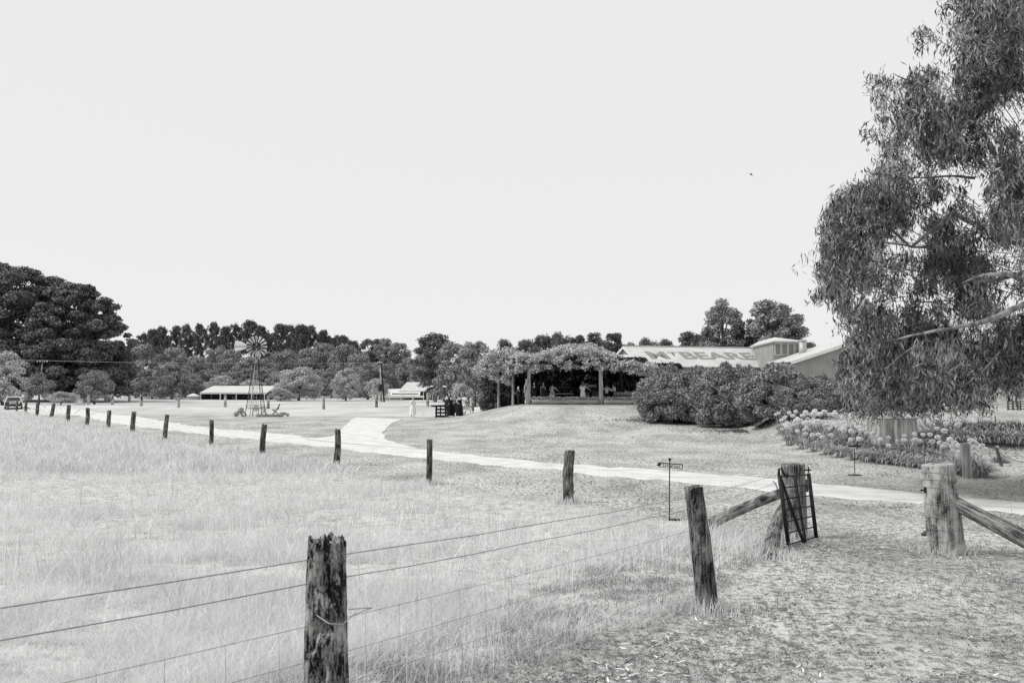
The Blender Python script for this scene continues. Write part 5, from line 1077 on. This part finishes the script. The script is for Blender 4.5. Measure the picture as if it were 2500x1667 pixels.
def person(px, head_py, d, rot, wear, hair, label, arms=('down', 'down'), step=.0, foot_z=None, lean=0, skin='skin', hair_len=0, bag=None, top_m=None, low_m=None, base_py=None):
    p = at(px, head_py, d); g = gz(p.x, d) if foot_z is None else foot_z
    if base_py is not None: g = at(px, base_py, d).z
    k = (p.z-g)/1.75; t = thing('person', label, 'person', Vector((p.x, d, g)))
    n_ = lambda a: Vector(a)
    P = {'hip': n_((0, 0, .95)), 'sp': n_((0, .01, 1.12)), 'ch': n_((0, lean*.5-.0, 1.33)), 'nk': n_((0, lean*.7-.01, 1.47)), 'hd': n_((0, lean*.8-.03, 1.56))}
    for s_, sd_, arm in ((-1, 'L', arms[0]), (1, 'R', arms[1])):
        P['sh'+sd_] = n_((s_*.175, lean*.6, 1.415)); e, w_ = ARM[arm]; P['el'+sd_] = n_((s_*e[0], e[1]+lean*.5, e[2])); P['wr'+sd_] = n_((s_*w_[0], w_[1]+lean*.5, w_[2]))
        st = step*s_; P['hj'+sd_] = n_((s_*.09, 0, .89)); P['kn'+sd_] = n_((s_*.095, -.02-st*.4, .5)); P['an'+sd_] = n_((s_*.1, .02-st, .085)); P['to'+sd_] = n_((s_*.12, -.15-st, .035))
    rad = {'hip': (.145, .11), 'sp': (.125, .095), 'ch': (.15, .105), 'nk': .056, 'hd': .06}
    for q in 'LR': rad.update({'sh'+q: .06, 'el'+q: .042, 'wr'+q: .028, 'hj'+q: .085, 'kn'+q: .058, 'an'+q: .036, 'to'+q: .03})
    E = [('hip', 'sp'), ('sp', 'ch'), ('ch', 'nk'), ('nk', 'hd')]
    for q in 'LR': E += [('ch', 'sh'+q), ('sh'+q, 'el'+q), ('el'+q, 'wr'+q), ('hip', 'hj'+q), ('hj'+q, 'kn'+q), ('kn'+q, 'an'+q), ('an'+q, 'to'+q)]
    for s_, q in ((-1, 'L'), (1, 'R')):      # palm, four fingers, thumb
        dr = (P['wr'+q]-P['el'+q]).normalized(); sd_ = dr.cross(Vector((0, 0, 1)) if abs(dr.z) < .8 else Vector((0, 1, 0))).normalized(); P['pm'+q] = P['wr'+q]+dr*.07; rad['pm'+q] = .026; E.append(('wr'+q, 'pm'+q))
        for f in range(4): P['f%d%s' % (f, q)] = P['pm'+q]+dr*(.055+.012*(f in (1, 2)))+sd_*(f-1.5)*.019; rad['f%d%s' % (f, q)] = .0085; E.append(('pm'+q, 'f%d%s' % (f, q)))
        P['th'+q] = P['wr'+q]+dr*.06+sd_*.045; rad['th'+q] = .01; E.append(('wr'+q, 'th'+q))
    keys = list(P); I = {a: i for i, a in enumerate(keys)}
    body = skin_mesh('body', [P[a] for a in keys], [(I[a], I[b]) for a, b in E], [rad[a] for a in keys], [M[skin], M['hair_dark']], I['hip'])
    hc = P['hd']+Vector((0, -.01, .085)); mb = MB(); mb.ball(hc, (.075, .092, .112), 14, 10); mb.ball(hc+Vector((0, -.035, -.065)), (.05, .055, .05), 10, 7)
    mb.prism([hc+Vector((-.012, -.085, -.01)), hc+Vector((.012, -.085, -.01)), hc+Vector((.018, -.088, -.04)), hc+Vector((-.018, -.088, -.04))], (0, -.025, -.006)); mb.ball(hc+Vector((.077, .005, -.01)), (.012, .02, .03), 6, 5); mb.ball(hc+Vector((-.077, .005, -.01)), (.012, .02, .03), 6, 5)
    mb.mi = 1; mb.ball(hc+Vector((.03, -.085, .008)), (.012, .008, .007), 6, 4); mb.ball(hc+Vector((-.03, -.085, .008)), (.012, .008, .007), 6, 4); mb.ball(hc+Vector((0, -.088, -.062)), (.022, .006, .005), 6, 4)
    join_mb(body, mb); link('body', body, t)
    mb = MB(); mb.ball(hc+Vector((0, .018, .018)), (.088, .095, .112), 14, 10)
    hm = {'dark': 'hair_dark', 'grey': 'hair_grey', 'mid': 'hair_mid'}[hair]
    if hair_len: mb.tube([hc+Vector((0, .05, .03)), hc+Vector((0, .085, -.1)), hc+Vector((0, .085, -.1-hair_len))], [.085, .1, .07], 12)
    if hair_len == 0 and hair == 'dark' and wear in ('gown', 'dress'): mb.ball(hc+Vector((0, .1, .02)), .05, 8, 6)
    o = mb.build('hair', M[hm], None, True); o.parent = t
    def cloth(name, ks, grow, m, extra=None):
        sel = [a for a in keys if a in ks]; J = {a: i for i, a in enumerate(sel)}; rr = []
        for a in sel: r = rad[a]; gg = (extra or {}).get(a, grow); rr.append((r[0]+gg, r[1]+gg) if isinstance(r, tuple) else r+gg)
        link(name, skin_mesh(name, [P[a] for a in sel], [(J[a], J[b]) for a, b in E if a in J and b in J], rr, M[m], 0), t)
    def skirt(name, m, z0, z1, r0, r1, fl=.03, n=28):
        mb = MB(); vs = []; rows = 9
        for i in range(rows):
            s = i/(rows-1); z = z0+(z1-z0)*s; r = r0+(r1-r0)*s**.8+(.03*math.sin(s*3.1) if s < .6 else 0)
            for k_ in range(n): a = 2*math.pi*k_/n; rr = r*(1+fl*s*math.sin(a*7+i*.2)); vs.append((rr*math.cos(a), rr*.78*math.sin(a)+lean*.3*(z-.9)*(z > .9), z+.012*s*math.sin(a*5)))
        fs = [(i*n+k_, (i+1)*n+k_, (i+1)*n+(k_+1) % n, i*n+(k_+1) % n) for i in range(rows-1) for k_ in range(n)]; mb.add(vs, fs); o = mb.build(name, M[m], None, True); o.parent = t
    tor = {'hip', 'sp', 'ch'}; sl = {'shL', 'shR', 'elL', 'elR'}; wr = {'wrL', 'wrR'}
    if wear == 'suit':
        cloth('jacket', tor | sl | wr | {'hjL', 'hjR'}, .022, top_m or 'suit', {'hip': .035, 'hjL': .04, 'hjR': .04, 'wrL': .016, 'wrR': .016}); cloth('trousers', {'hip', 'hjL', 'hjR', 'knL', 'knR', 'anL', 'anR'}, .024, low_m or 'suit', {'anL': .035, 'anR': .035})
        cloth('shoe', {'anL', 'toL'}, .014, 'black_cloth'); cloth('shoe', {'anR', 'toR'}, .014, 'black_cloth'); mb = MB(); mb.tube([P['nk']+Vector((0, 0, -.02)), P['nk']+Vector((0, 0, .045))], [.07, .062], 14); o = mb.build('collar', M['white_cloth'], None, True); o.parent = t
    elif wear in ('gown', 'dress', 'strapless'):
        m = top_m or 'white_cloth'; hem = {'gown': .05, 'dress': .3, 'strapless': .04}[wear]
        if wear == 'dress': cloth('bodice', tor | sl, .018, m)
        else: skirt('bodice', m, 1.34, 1.0, .165, .15, 0)
        skirt('skirt', m, 1.12, hem, .15, .3 if wear != 'strapless' else .2, .06)
        if wear == 'gown' and bag == 'lace': skirt('hem', 'white_cloth', .07, .012, .3, .31, .08)
    elif wear == 'blouse':
        cloth('blouse', tor | sl | wr, .022, top_m or 'white_cloth'); cloth('trousers', {'hip', 'hjL', 'hjR', 'knL', 'knR'}, .035, low_m or 'white_cloth', {'knL': .05, 'knR': .05}); 
        mb = MB()
        for q in 'LR': mb.tube([P['kn'+q], P['kn'+q].lerp(P['an'+q], .72)], [.1, .1], 12)
        o = mb.build('trouser_leg', M[low_m or 'white_cloth'], None, True); o.parent = t
    elif wear == 'blouse_skirt':
        cloth('blouse', tor | sl | wr, .02, top_m or 'white_cloth'); skirt('skirt', low_m or 'print_cloth', 1.08, .35, .15, .26, .06)
    if bag == 'bag': mb = MB(); mb.box((.2, .18, .98), (.22, .07, .16)); o = mb.build('handbag', M['white_cloth'], None); o.parent = t
    t.scale = (k, k, k); t.rotation_euler.z = rot
    return t
Y0 = ground(1008, 1020).y
person(1008, 970, Y0, R(20), 'dress', 'dark', 'woman in a long white dress standing alone, one hand raised', ('face', 'bent'), .03)
ym = ground(1092, 1018.5).y-1.6; by = lambda py: None
person(1091, 960, ym, R(172), 'suit', 'dark', 'tall man in a dark suit seen from behind, beside the black table', ('bent', 'fwd'), .05, base_py=1019.5)
person(1101, 964, ym+.7, R(215), 'gown', 'dark', 'person in black behind the dark-suited man', ('bent', 'fwd'), top_m='black_cloth', base_py=1016)
person(1112, 965, ym+1.0, R(-35), 'dress', 'dark', 'woman with long dark hair in a dark grey dress, in the middle of the group', ('bent', 'fwd'), top_m='grey_cloth', hair_len=.16, base_py=1016.5)
person(1122, 963, ym, R(188), 'gown', 'dark', 'woman in a black strapless gown seen from behind with bare white shoulders', ('out', 'back'), top_m='black_cloth', bag='lace', base_py=1017.5)
person(1133, 962, ym+.8, R(150), 'blouse', 'dark', 'person in white blouse and white trousers at the right of the group', ('fwd', 'bent'), .04, lean=-.08, bag='bag', base_py=1016)
person(1152, 964, ym+5, R(60), 'blouse_skirt', 'dark', 'woman in a white top and patterned skirt walking behind the weeping tree', ('bent', 'down'), .08, base_py=1012)
# under the pergola
person(1266, 944, 76.6, R(-120), 'suit', 'grey', 'white-haired man in a dark suit at the left side of the pergola', ('fwd', 'bent'), base_py=990)
person(1278, 952, 77.2, R(60), 'suit', 'mid', 'seated-height person in dark clothes facing the white-haired man', ('bent', 'fwd'), base_py=990)
person(1285, 960, 76.4, R(120), 'blouse_skirt', 'mid', 'small person in a pale skirt behind the pergola post stem', ('bent', 'bent'), top_m='suit', low_m='white_cloth', base_py=989)
person(1304, 934, 78.5, R(180), 'suit', 'grey', 'bald man in a dark jacket seen from behind under the pergola', ('bent', 'bent'))
person(1326, 934, 79.5, R(150), 'gown', 'grey', 'woman in a long dark dress with pale headwear under the pergola', ('bent', 'down'), top_m='grey_cloth')
person(1349, 936, 77.0, R(185), 'dress', 'dark', 'woman in a light printed dress with her back turned, under the pergola', ('out', 'bent'), top_m='print_cloth')
person(1423, 931, 75.4, R(175), 'strapless', 'mid', 'long-haired woman in a white strapless dress, under the pergola', ('out', 'bent'), hair_len=.34)
person(1481, 938, 77.5, R(180), 'suit', 'dark', 'waiter in a dark waistcoat with white sleeves right of the thick pergola post', ('out', 'out'), top_m='white_cloth')
person(1500, 936, 77.8, R(240), 'blouse_skirt', 'dark', 'woman in a pale blouse leaning towards the hanging basket', ('fwd', 'fwd'), lean=-.08, low_m='grey_cloth')

# ================================================================ AGAPANTHUS BED
def agapanthus_protos():
    out = []
    for s in range(4):
        g = np.random.default_rng(200+s); n = 280; a = g.uniform(0, 6.28, n); L_ = g.uniform(.45, .85, n); rise = g.uniform(.3, 1.0, n); r0 = g.uniform(0, .2, n); w_ = g.uniform(.008, .0145, n)
        V = []; F = []; q = 0; K = 6
        for i in range(n):
            dx, dy = math.cos(a[i]), math.sin(a[i]); bx, by_ = dx*r0[i], dy*r0[i]; th = .25+1.1*(1-rise[i])
            x = r0[i]; z = 0; ang = math.pi/2-th*.5; st = L_[i]/(K-1); pts = []
            for k in range(K): pts.append((x, z)); x += st*math.cos(ang); z += st*math.sin(ang); ang -= (.3+.5*(1-rise[i]))*(1+.35*k/2)*.72
            tx, ty = -dy, dx
            for k, (x, z) in enumerate(pts):
                ww = w_[i]*(1, 1.15, 1.1, .95, .65, .08)[k]; V += [(x*dx+tx*ww, x*dy+ty*ww, z+.004), (x*dx-tx*ww, x*dy-ty*ww, z+.004)]
            F += [(q+2*k, q+2*k+1, q+2*k+3, q+2*k+2) for k in range(K-1)]; q += 2*K
        lv = fast_mesh('leaves', V, F, M['f_strap']); out.append(lv)
    fl = []
    for s in range(3):
        g = np.random.default_rng(300+s); n = 64; D = g.normal(size=(n, 3)); D[:, 2] += .25; D /= np.linalg.norm(D, axis=1, keepdims=True); V = []; F = []; mi = []; q = 0
        for d in D:
            d = Vector(d); t1 = d.orthogonal().normalized(); t2 = d.cross(t1); c = d*(.035); r = g.uniform(.075, .1)
            V += [c+t1*.0015, c-t1*.0015, d*r*.7-t1*.0015, d*r*.7+t1*.0015]; F.append((q, q+1, q+2, q+3)); mi.append(1); q += 4
            for k in range(5):
                a = k*1.257+g.uniform(0, 1); u = (t1*math.cos(a)+t2*math.sin(a)); v = d.cross(u); b = d*r*.62; e = d*(r*1.15)+u*.026; mdl = d*r*.95+u*.013
                V += [b, mdl+v*.012, e, mdl-v*.012]; F.append((q, q+1, q+2, q+3)); mi.append(0); q += 4
        fl.append(fast_mesh('flower', [tuple(v) for v in V], F, [M['petal'], M['f_strap']], mi=mi))
    return out, fl
AL, AF = agapanthus_protos()
def agap(px, py, k, nf, label, sx=1.0, d=None):
    g = ground(px, py) if d is None else Vector((at(px, py, d).x, d, gz(at(px, py, d).x, d)))
    t = thing('agapanthus_plant', label, 'plant', g, 'agapanthus plants in the flower bed'); t.rotation_euler.z = rnd.uniform(0, 6.28); t.scale = (k, k, k*.82)
    link('leaves', AL[rnd.randrange(4)], t)
    nf = int(nf*1.8+.5)
    for j in range(nf):
        a = rnd.uniform(0, 6.28); r = rnd.uniform(.12, .42); h = rnd.uniform(.62, 1.05); tip = Vector((r*math.cos(a), r*math.sin(a), h)); f = link('flower', AF[rnd.randrange(3)], t); f.location = tip; s_ = rnd.uniform(.75, 1.1); f.scale = (s_, s_, s_*.9); f.rotation_euler = (rnd.uniform(-.3, .3), rnd.uniform(-.3, .3), rnd.uniform(0, 6))
        mb = MB(); b0 = Vector((tip.x*.2, tip.y*.2, 0)); mb.tube([b0, b0.lerp(tip, .5)+Vector((tip.x*.05, tip.y*.05, 0)), tip], .007, 4); me = bpy.data.meshes.new('stalk'); me.from_pydata([tuple(v) for v in mb.v], [], mb.f); me.materials.append(M['f_strap']); link('stalk', me, t)
front = [(1932, 1088, 1.05, 4), (1962, 1097, 1.0, 2), (1992, 1104, 1.0, 1), (2024, 1110, 1.0, 1), (2056, 1117, 1.05, 0), (2090, 1123, 1.0, 1), (2124, 1128, 1.0, 0), (2158, 1133, 1.05, 1), (2192, 1138, 1.0, 0), (2226, 1142, 1.0, 0), (2258, 1146, .95, 0)]
for i, (x, y, k, n) in enumerate(front): agap(x, y-3, k, n, 'agapanthus clump along the lawn edge of the flower bed, %s from the left' % ORD[i])
mid = [(1925, 1072, 1.05, 4), (1950, 1072, 1.05, 5), (1982, 1078, 1.1, 5), (2012, 1082, 1.05, 4), (2040, 1088, 1.05, 3), (2072, 1090, 1.1, 5), (2105, 1096, 1.05, 4), (2142, 1104, .85, 1), (2180, 1110, .8, 1), (2218, 1116, .9, 2), (2250, 1122, 1.0, 3), (2290, 1128, 1.05, 3)]
for i, (x, y, k, n) in enumerate(mid): agap(x, y-2, k, n, 'white-flowered agapanthus clump, middle row of the bed, %s from the left' % ORD[i])
rear = [(1912, 1058, 1.1, 2), (1944, 1055, 1.15, 3), (1978, 1058, 1.15, 4), (2010, 1060, 1.15, 3), (2044, 1064, 1.15, 4), (2080, 1066, 1.1, 4), (2110, 1070, 1.1, 4), (2250, 1090, 1.05, 2), (2278, 1092, 1.1, 3)]
for i, (x, y, k, n) in enumerate(rear): agap(x, y-2, k, n, 'agapanthus clump at the back of the bed near the shrubs, %s from the left' % ORD[i])
bank = [(2262, 1078, 1.1, 1), (2290, 1080, 1.15, 1), (2318, 1081, 1.1, 2), (2346, 1082, 1.15, 1), (2374, 1083, 1.1, 0), (2402, 1084, 1.15, 0), (2430, 1085, 1.1, 0), (2458, 1086, 1.15, 0), (2486, 1088, 1.1, 0), (2514, 1090, 1.1, 0)]
for i, (x, y, k, n) in enumerate(bank): agap(x, y-4, k, n, 'agapanthus clump in the front row on the right bank, %s from the left' % ORD[i])
bank2 = [(2270, 1060, 1.2, 3), (2300, 1060, 1.2, 3), (2332, 1058, 1.2, 2), (2362, 1057, 1.15, 1), (2394, 1056, 1.15, 0), (2426, 1056, 1.15, 0), (2458, 1057, 1.15, 0), (2490, 1058, 1.15, 0)]
for i, (x, y, k, n) in enumerate(bank2): agap(x, y-3, k, n, 'agapanthus clump in the second row on the right bank, %s from the left' % ORD[i])
for i, (x, y, k, n) in enumerate([(2330, 1158, 1.05, 3), (2362, 1163, 1.05, 4), (2392, 1166, 1.1, 1), (2340, 1148, 1.1, 4), (2376, 1150, 1.1, 4)]): agap(x, y-3, k, n, 'agapanthus clump crowded round the weathered post stump, %s of five' % ORD[i])
agap(2440, 1128, .6, 2, 'young agapanthus with two long pale stalks right of the post stump')
# timber tub standing in the bed
M['tub_wood'] = mat('tub_timber', .22, .6, 7, .85, (2, 2, .2), 8, bump=.3)
b = at(2178, 1080, 35.5); w_ = pxw(90, 35.5); g0 = gz(b.x, 35.5); zt = at(2178, 1019, 35.5).z; h = zt-g0; c = Vector((b.x, 35.5, g0)); t = thing('timber_tub', 'tall weathered timber crate tub standing among the white flowers', 'planter', c)
for k, (dx, dy, rt, n) in enumerate(((0, -.5, 0, 8), (0, .5, 0, 8), (-.5, 0, math.pi/2, 7), (.5, 0, math.pi/2, 7))):
    for i in range(n):
        s = (i+.5)/n-.5; L_ = w_; x = c.x+dx*L_+(s*L_ if rt == 0 else 0); y = c.y+dy*L_*.9+(s*L_*.88 if rt else 0); mb = MB(); mb.box((x, y, g0+h/2), (L_/n-.012, .03, h-.02*rnd.random()), rt); mb.build('board', M[('tub_wood', 'bark_pale', 'tub_wood')[rnd.randrange(3)]], t)
mb = MB(); mb.box((c.x, c.y, zt-.22), (w_-.06, w_*.84, .04)); mb.build('soil', M['wood_dark'], t); mb = MB()
for s_ in (-1, 1): mb.box((c.x, c.y+s_*w_*.47, zt+.012), (w_+.08, .07, .03)); mb.box((c.x+s_*(w_*.5+.005), c.y, zt+.0125), (.07, w_*.86, .025))
mb.build('rim', M['white'], t)
# weathered stumps
for (tp, b, wd, m, lab) in (((2355, 1082), (2362, 1166), 24, 'perg', 'weathered post stump standing among the agapanthus leaves'), ((2298, 1078), (2302, 1142), 10, 'perg', 'short thin post among the flowers left of the weathered post stump'), ((2432, 1092), (2445, 1138), 9, 'wood_mid', 'dark leaning stake right of the weathered post stump')):
    g = ground(*b); mb = MB(); post_mesh(mb, at(tp[0], tp[1], g.y), g, pxw(wd, g.y)/2, pxw(wd*.92, g.y)/2, 28, 26, .12, .01, .03, wd); o = mb.build('stump_post', M[m], None, True, g); tag(o, lab, 'post')
g = ground(2440, 1135); mb = MB(); mb.tube([at(2436, 1100, g.y), at(2450, 1112, g.y), at(2470, 1122, g.y), at(2495, 1127, g.y), at(2530, 1128, g.y)], .014, 6); tag(mb.build('hose', M['wire'], None, True, g), 'slack dark hose line running from the leaning stake to the right edge', 'hose')
# ================================================================ GRASS AND LITTER
def blades(X, Y, h, w_, m, name, label, lean=.35, K=3, seed=0, cl=None, ex=1.8):
    g = np.random.default_rng(seed); n = len(X); Z = H(X, Y); a = g.uniform(0, 6.283, n); ld = g.uniform(0, 6.283, n); ln = np.abs(g.normal(size=n))*lean*h
    if cl is not None: ld = ld*.35+cl*6.28
    px, py = np.cos(a)*w_*.5, np.sin(a)*w_*.5; rows = []
    for k in range(K+1):
        s = k/K; ox = np.cos(ld)*ln*s**ex; oy = np.sin(ld)*ln*s**ex; z = Z-.01+h*s*(1-.12*s*ln/(h+1e-6)); ww = (1-s)**.6*(1-.15*s) if k < K else .08
        rows.append(np.stack([X+ox-px*ww, Y+oy-py*ww, z], 1)); rows.append(np.stack([X+ox+px*ww, Y+oy+py*ww, z], 1))
    V = np.stack(rows, 1).reshape(-1, 3); b = (np.arange(n)*2*(K+1))[:, None]; F = np.concatenate([np.stack([b[:, 0]+2*k, b[:, 0]+2*k+1, b[:, 0]+2*k+3, b[:, 0]+2*k+2], 1) for k in range(K)])
    return tag(link(name, fast_mesh(name, V, F, M[m])), label, 'grass', kind='stuff')
def scatter(n, y0, y1, x0f, x1f, keep, seed, pw=1.0):
    """more plants close by, fewer far off"""
    g = np.random.default_rng(seed); u = g.random(n); Y = y0*(y1/y0)**(u**pw); X = Y*g.uniform(x0f, x1f, n); k = keep(X, Y, g); return X[k], Y[k]
def road_free(X, Y):
    """0 on the gravel"""
    pts = [(ground(a, b)) for a, b in up[2:]]; pt2_ = [(ground(a, b)) for a, b in lo[2:]]
    ua = sorted((p.x, p.y) for p in pts); la = sorted((p.x, p.y) for p in pt2_)
    yu = np.interp(X, [p[0] for p in ua], [p[1] for p in ua]); yl = np.interp(X, [p[0] for p in la], [p[1] for p in la])
    return ~((Y > yl-.15) & (Y < yu+.15))
def dens(X, Y):
    fx = np.interp(Y, [-30, 4.8, 9.8, 16.2, 60], [-17, -1.05, 1.72, 4.35, 4.35]); f = np.exp(-((X-fx)/.75)**2)*(Y < 17.5)+.8*np.exp(-(((X-4.4)/1.0)**2+((Y-14.6)/1.1)**2))+.9*np.exp(-(((X-7.6)/1.7)**2+((Y-14.3)/.6)**2))
    return f
# long straw in the paddock
def kp(X, Y, g):
    p = paddock(X, Y); nz = fbm(X*.8, Y*.8, 0, 60, 3); fx = np.interp(Y, [-30, 4.8, 9.8, 16.2], [-17, -1.05, 1.72, 4.35]); near = np.exp(-((X-fx+.9)/.9)**2)*(Y < 15)
    return g.random(len(X)) < p*(.62+.38*ss(nz, .36, .56))*(1-.75*near)
X, Y = scatter(560000, 2.6, 34, -.62, .42, kp, 1)
nz = fbm(X*.55, Y*.55, 3, 61, 3); big = ss(nz, .4, .62); g_ = np.random.default_rng(5)
h = (.07+.13*big)*(.4+1.0*g_.random(len(X))**1.5)*np.interp(Y, [2, 8, 30], [1, 1, 1.1]); cl = noise(X*2.2, Y*2.2, 0, 33)
blades(X, Y, h, np.interp(Y, [2, 6, 15, 34], [.003, .004, .009, .018]), 'straw', 'long_dry_grass', 'long bleached dry grass filling the paddock on the left', 1.35, 3, 2, None, 1.2)
X, Y = scatter(90000, 30, 92, -.58, .1, lambda X, Y, g: g.random(len(X)) < paddock(X, Y), 3)
blades(X, Y, .2+.2*np.random.default_rng(6).random(len(X)), .03+.0006*Y, 'straw', 'distant_dry_grass', 'bleached dry grass farther off in the paddock', .5, 2, 4)
# trampled weedy tangle along the front fence
X, Y = scatter(260000, 2.7, 17, -.35, .4, lambda X, Y, g: (g.random(len(X)) < (dens(X+.9, Y) > .12)*paddock(X-.2, Y)*(.1+.9*ss(fbm(X*3, Y*3, 0, 65, 3), .42, .58))), 50)
blades(X, Y, .03+.07*np.random.default_rng(51).random(len(X)), np.interp(Y, [2, 6, 15], [.004, .006, .01]), 'turf', 'trampled_grass', 'grey trampled grass and weeds along the foot of the near fence', 1.6, 3, 52, None, 1.2)
# seed stems
X, Y = scatter(9000, 2.6, 26, -.62, .3, lambda X, Y, g: g.random(len(X)) < paddock(X, Y)*ss(fbm(X*.4, Y*.4, 0, 70, 2), .42, .6), 8)
blades(X, Y, .3+.28*np.random.default_rng(7).random(len(X)), .004+.0006*Y, 'straw', 'seed_stems', 'tall thin seed stems standing above the dry paddock grass', .5, 3, 9)
# mown turf
X, Y = scatter(300000, 2.6, 22, -.25, .62, lambda X, Y, g: (g.random(len(X)) < (1-.8*paddock(X, Y))*(.3+.7*ss(fbm(X*1.6, Y*1.6, 0, 80, 3), .36, .55))), 10)
blades(X, Y, .012+.03*np.random.default_rng(11).random(len(X))*(.6+.8*noise(X*3, Y*3, 0, 81)), np.interp(Y, [2, 6, 15, 24], [.004, .006, .012, .02]), 'turf', 'mown_turf', 'short dry mown turf around the gateway', .9, 2, 12)
X, Y = scatter(30000, 20, 70, -.35, .6, lambda X, Y, g: (g.random(len(X)) < (1-paddock(X, Y))*ss(fbm(X*.6, Y*.9, 0, 84, 3), .46, .62)) & road_free(X, Y) & ~((X > -12) & (X < 0) & (Y > 36) & (Y < 82)), 14)
blades(X, Y, .03+.03*np.random.default_rng(15).random(len(X)), .02+.0008*Y, 'turf', 'lawn_tufts', 'short tufts of turf over the lawn beyond the gravel road', .6, 2, 16)
# tufts at the feet of posts
px, py = [], []; g_ = np.random.default_rng(17)
for b in [fp1b, p2b, slb, srb]+LF[:9]+[pb, pa]:
    n = 420; a = g_.uniform(0, 6.28, n); r = .1+np.abs(g_.normal(size=n))*.2; px.append(b.x+r*np.cos(a)); py.append(b.y+r*np.sin(a))
X = np.concatenate(px); Y = np.concatenate(py); blades(X, Y, .06+.16*g_.random(len(X)), .004+.0007*Y, 'straw', 'post_foot_grass', 'tufts of uncut grass round the feet of the fence posts', .6, 3, 18)
# fallen gum leaves, bark strips and dark debris
def flakes(X, Y, L_, W_, m, name, label, seed):
    g = np.random.default_rng(seed); n = len(X); Z = H(X, Y)+.012+.014*g.random(n); a = g.uniform(0, 6.28, n); d = np.stack([np.cos(a), np.sin(a), g.normal(size=n)*.18], 1); s = np.stack([-np.sin(a), np.cos(a), g.normal(size=n)*.25], 1)
    c = np.stack([X, Y, Z], 1); l = L_[:, None]/2; w_ = W_[:, None]/2; up_ = np.array([0, 0, 1])*l*.3; k = g.normal(size=(n, 1))*.25
    V = np.stack([c-d*l+up_*.4, c-d*l*.3+s*w_+s*l*k*.4, c+d*l*.4+s*w_*.8+s*l*k*.4, c+d*l+up_*.5, c+d*l*.4-s*w_*.8+s*l*k*.4, c-d*l*.3-s*w_+s*l*k*.4], 1).reshape(-1, 3)
    return tag(link(name, fast_mesh(name, V, np.arange(n*6).reshape(n, 6), M[m])), label, 'litter', kind='stuff')
g_ = np.random.default_rng(20)
X, Y = scatter(60000, 2.8, 24, -.3, .6, lambda X, Y, g: (g.random(len(X)) < np.maximum(1-paddock(X-.6, Y), .55*(dens(X+.75, Y) > .3))*(.05+.95*np.maximum(dens(X, Y), .6*dens(X+.8, Y))+.12*ss(fbm(X*2, Y*2, 0, 90, 3), .5, .65))), 21)
flakes(X, Y, g_.uniform(.02, .08, len(X)), g_.uniform(.006, .016, len(X)), 'litter_dark', 'dark_leaf_litter', 'dark fallen leaves and debris scattered under the fence and gate', 22)
X, Y = scatter(11000, 2.8, 24, -.3, .6, lambda X, Y, g: (g.random(len(X)) < (1-paddock(X-.6, Y))*(.10+.7*dens(X, Y))), 23)
flakes(X, Y, g_.uniform(.03, .12, len(X)), g_.uniform(.006, .018, len(X)), 'litter_pale', 'pale_leaf_litter', 'pale curled gum leaves and bark strips lying on the turf', 24)
# bare trodden earth: dark soil crumbs showing between the turf
X, Y = scatter(52000, 2.8, 20, -.3, .6, lambda X, Y, g: (g.random(len(X)) < np.maximum(1-paddock(X-.9, Y)*.96, .5*(dens(X+1.0, Y) > .3))*(.1+.9*ss(fbm(X*2.6, Y*2.0, 0, 95, 3), .47, .6))), 25)
flakes(X, Y, g_.uniform(.012, .045, len(X)), g_.uniform(.006, .018, len(X)), 'litter_dark', 'soil_crumbs', 'dark crumbs of soil and droppings between the turf', 26)
g = ground(2262, 1308); mb = MB(); mb.tube([g+Vector((-.08, 0, .02)), g+Vector((.0, .02, .05)), g+Vector((.12, 0, .02))], [.03, .045, .02], 8, True, .3); tag(mb.build('bark_lump', M['bark'], None, True, g), 'dark lump of bark lying left of the widest strainer post', 'bark')
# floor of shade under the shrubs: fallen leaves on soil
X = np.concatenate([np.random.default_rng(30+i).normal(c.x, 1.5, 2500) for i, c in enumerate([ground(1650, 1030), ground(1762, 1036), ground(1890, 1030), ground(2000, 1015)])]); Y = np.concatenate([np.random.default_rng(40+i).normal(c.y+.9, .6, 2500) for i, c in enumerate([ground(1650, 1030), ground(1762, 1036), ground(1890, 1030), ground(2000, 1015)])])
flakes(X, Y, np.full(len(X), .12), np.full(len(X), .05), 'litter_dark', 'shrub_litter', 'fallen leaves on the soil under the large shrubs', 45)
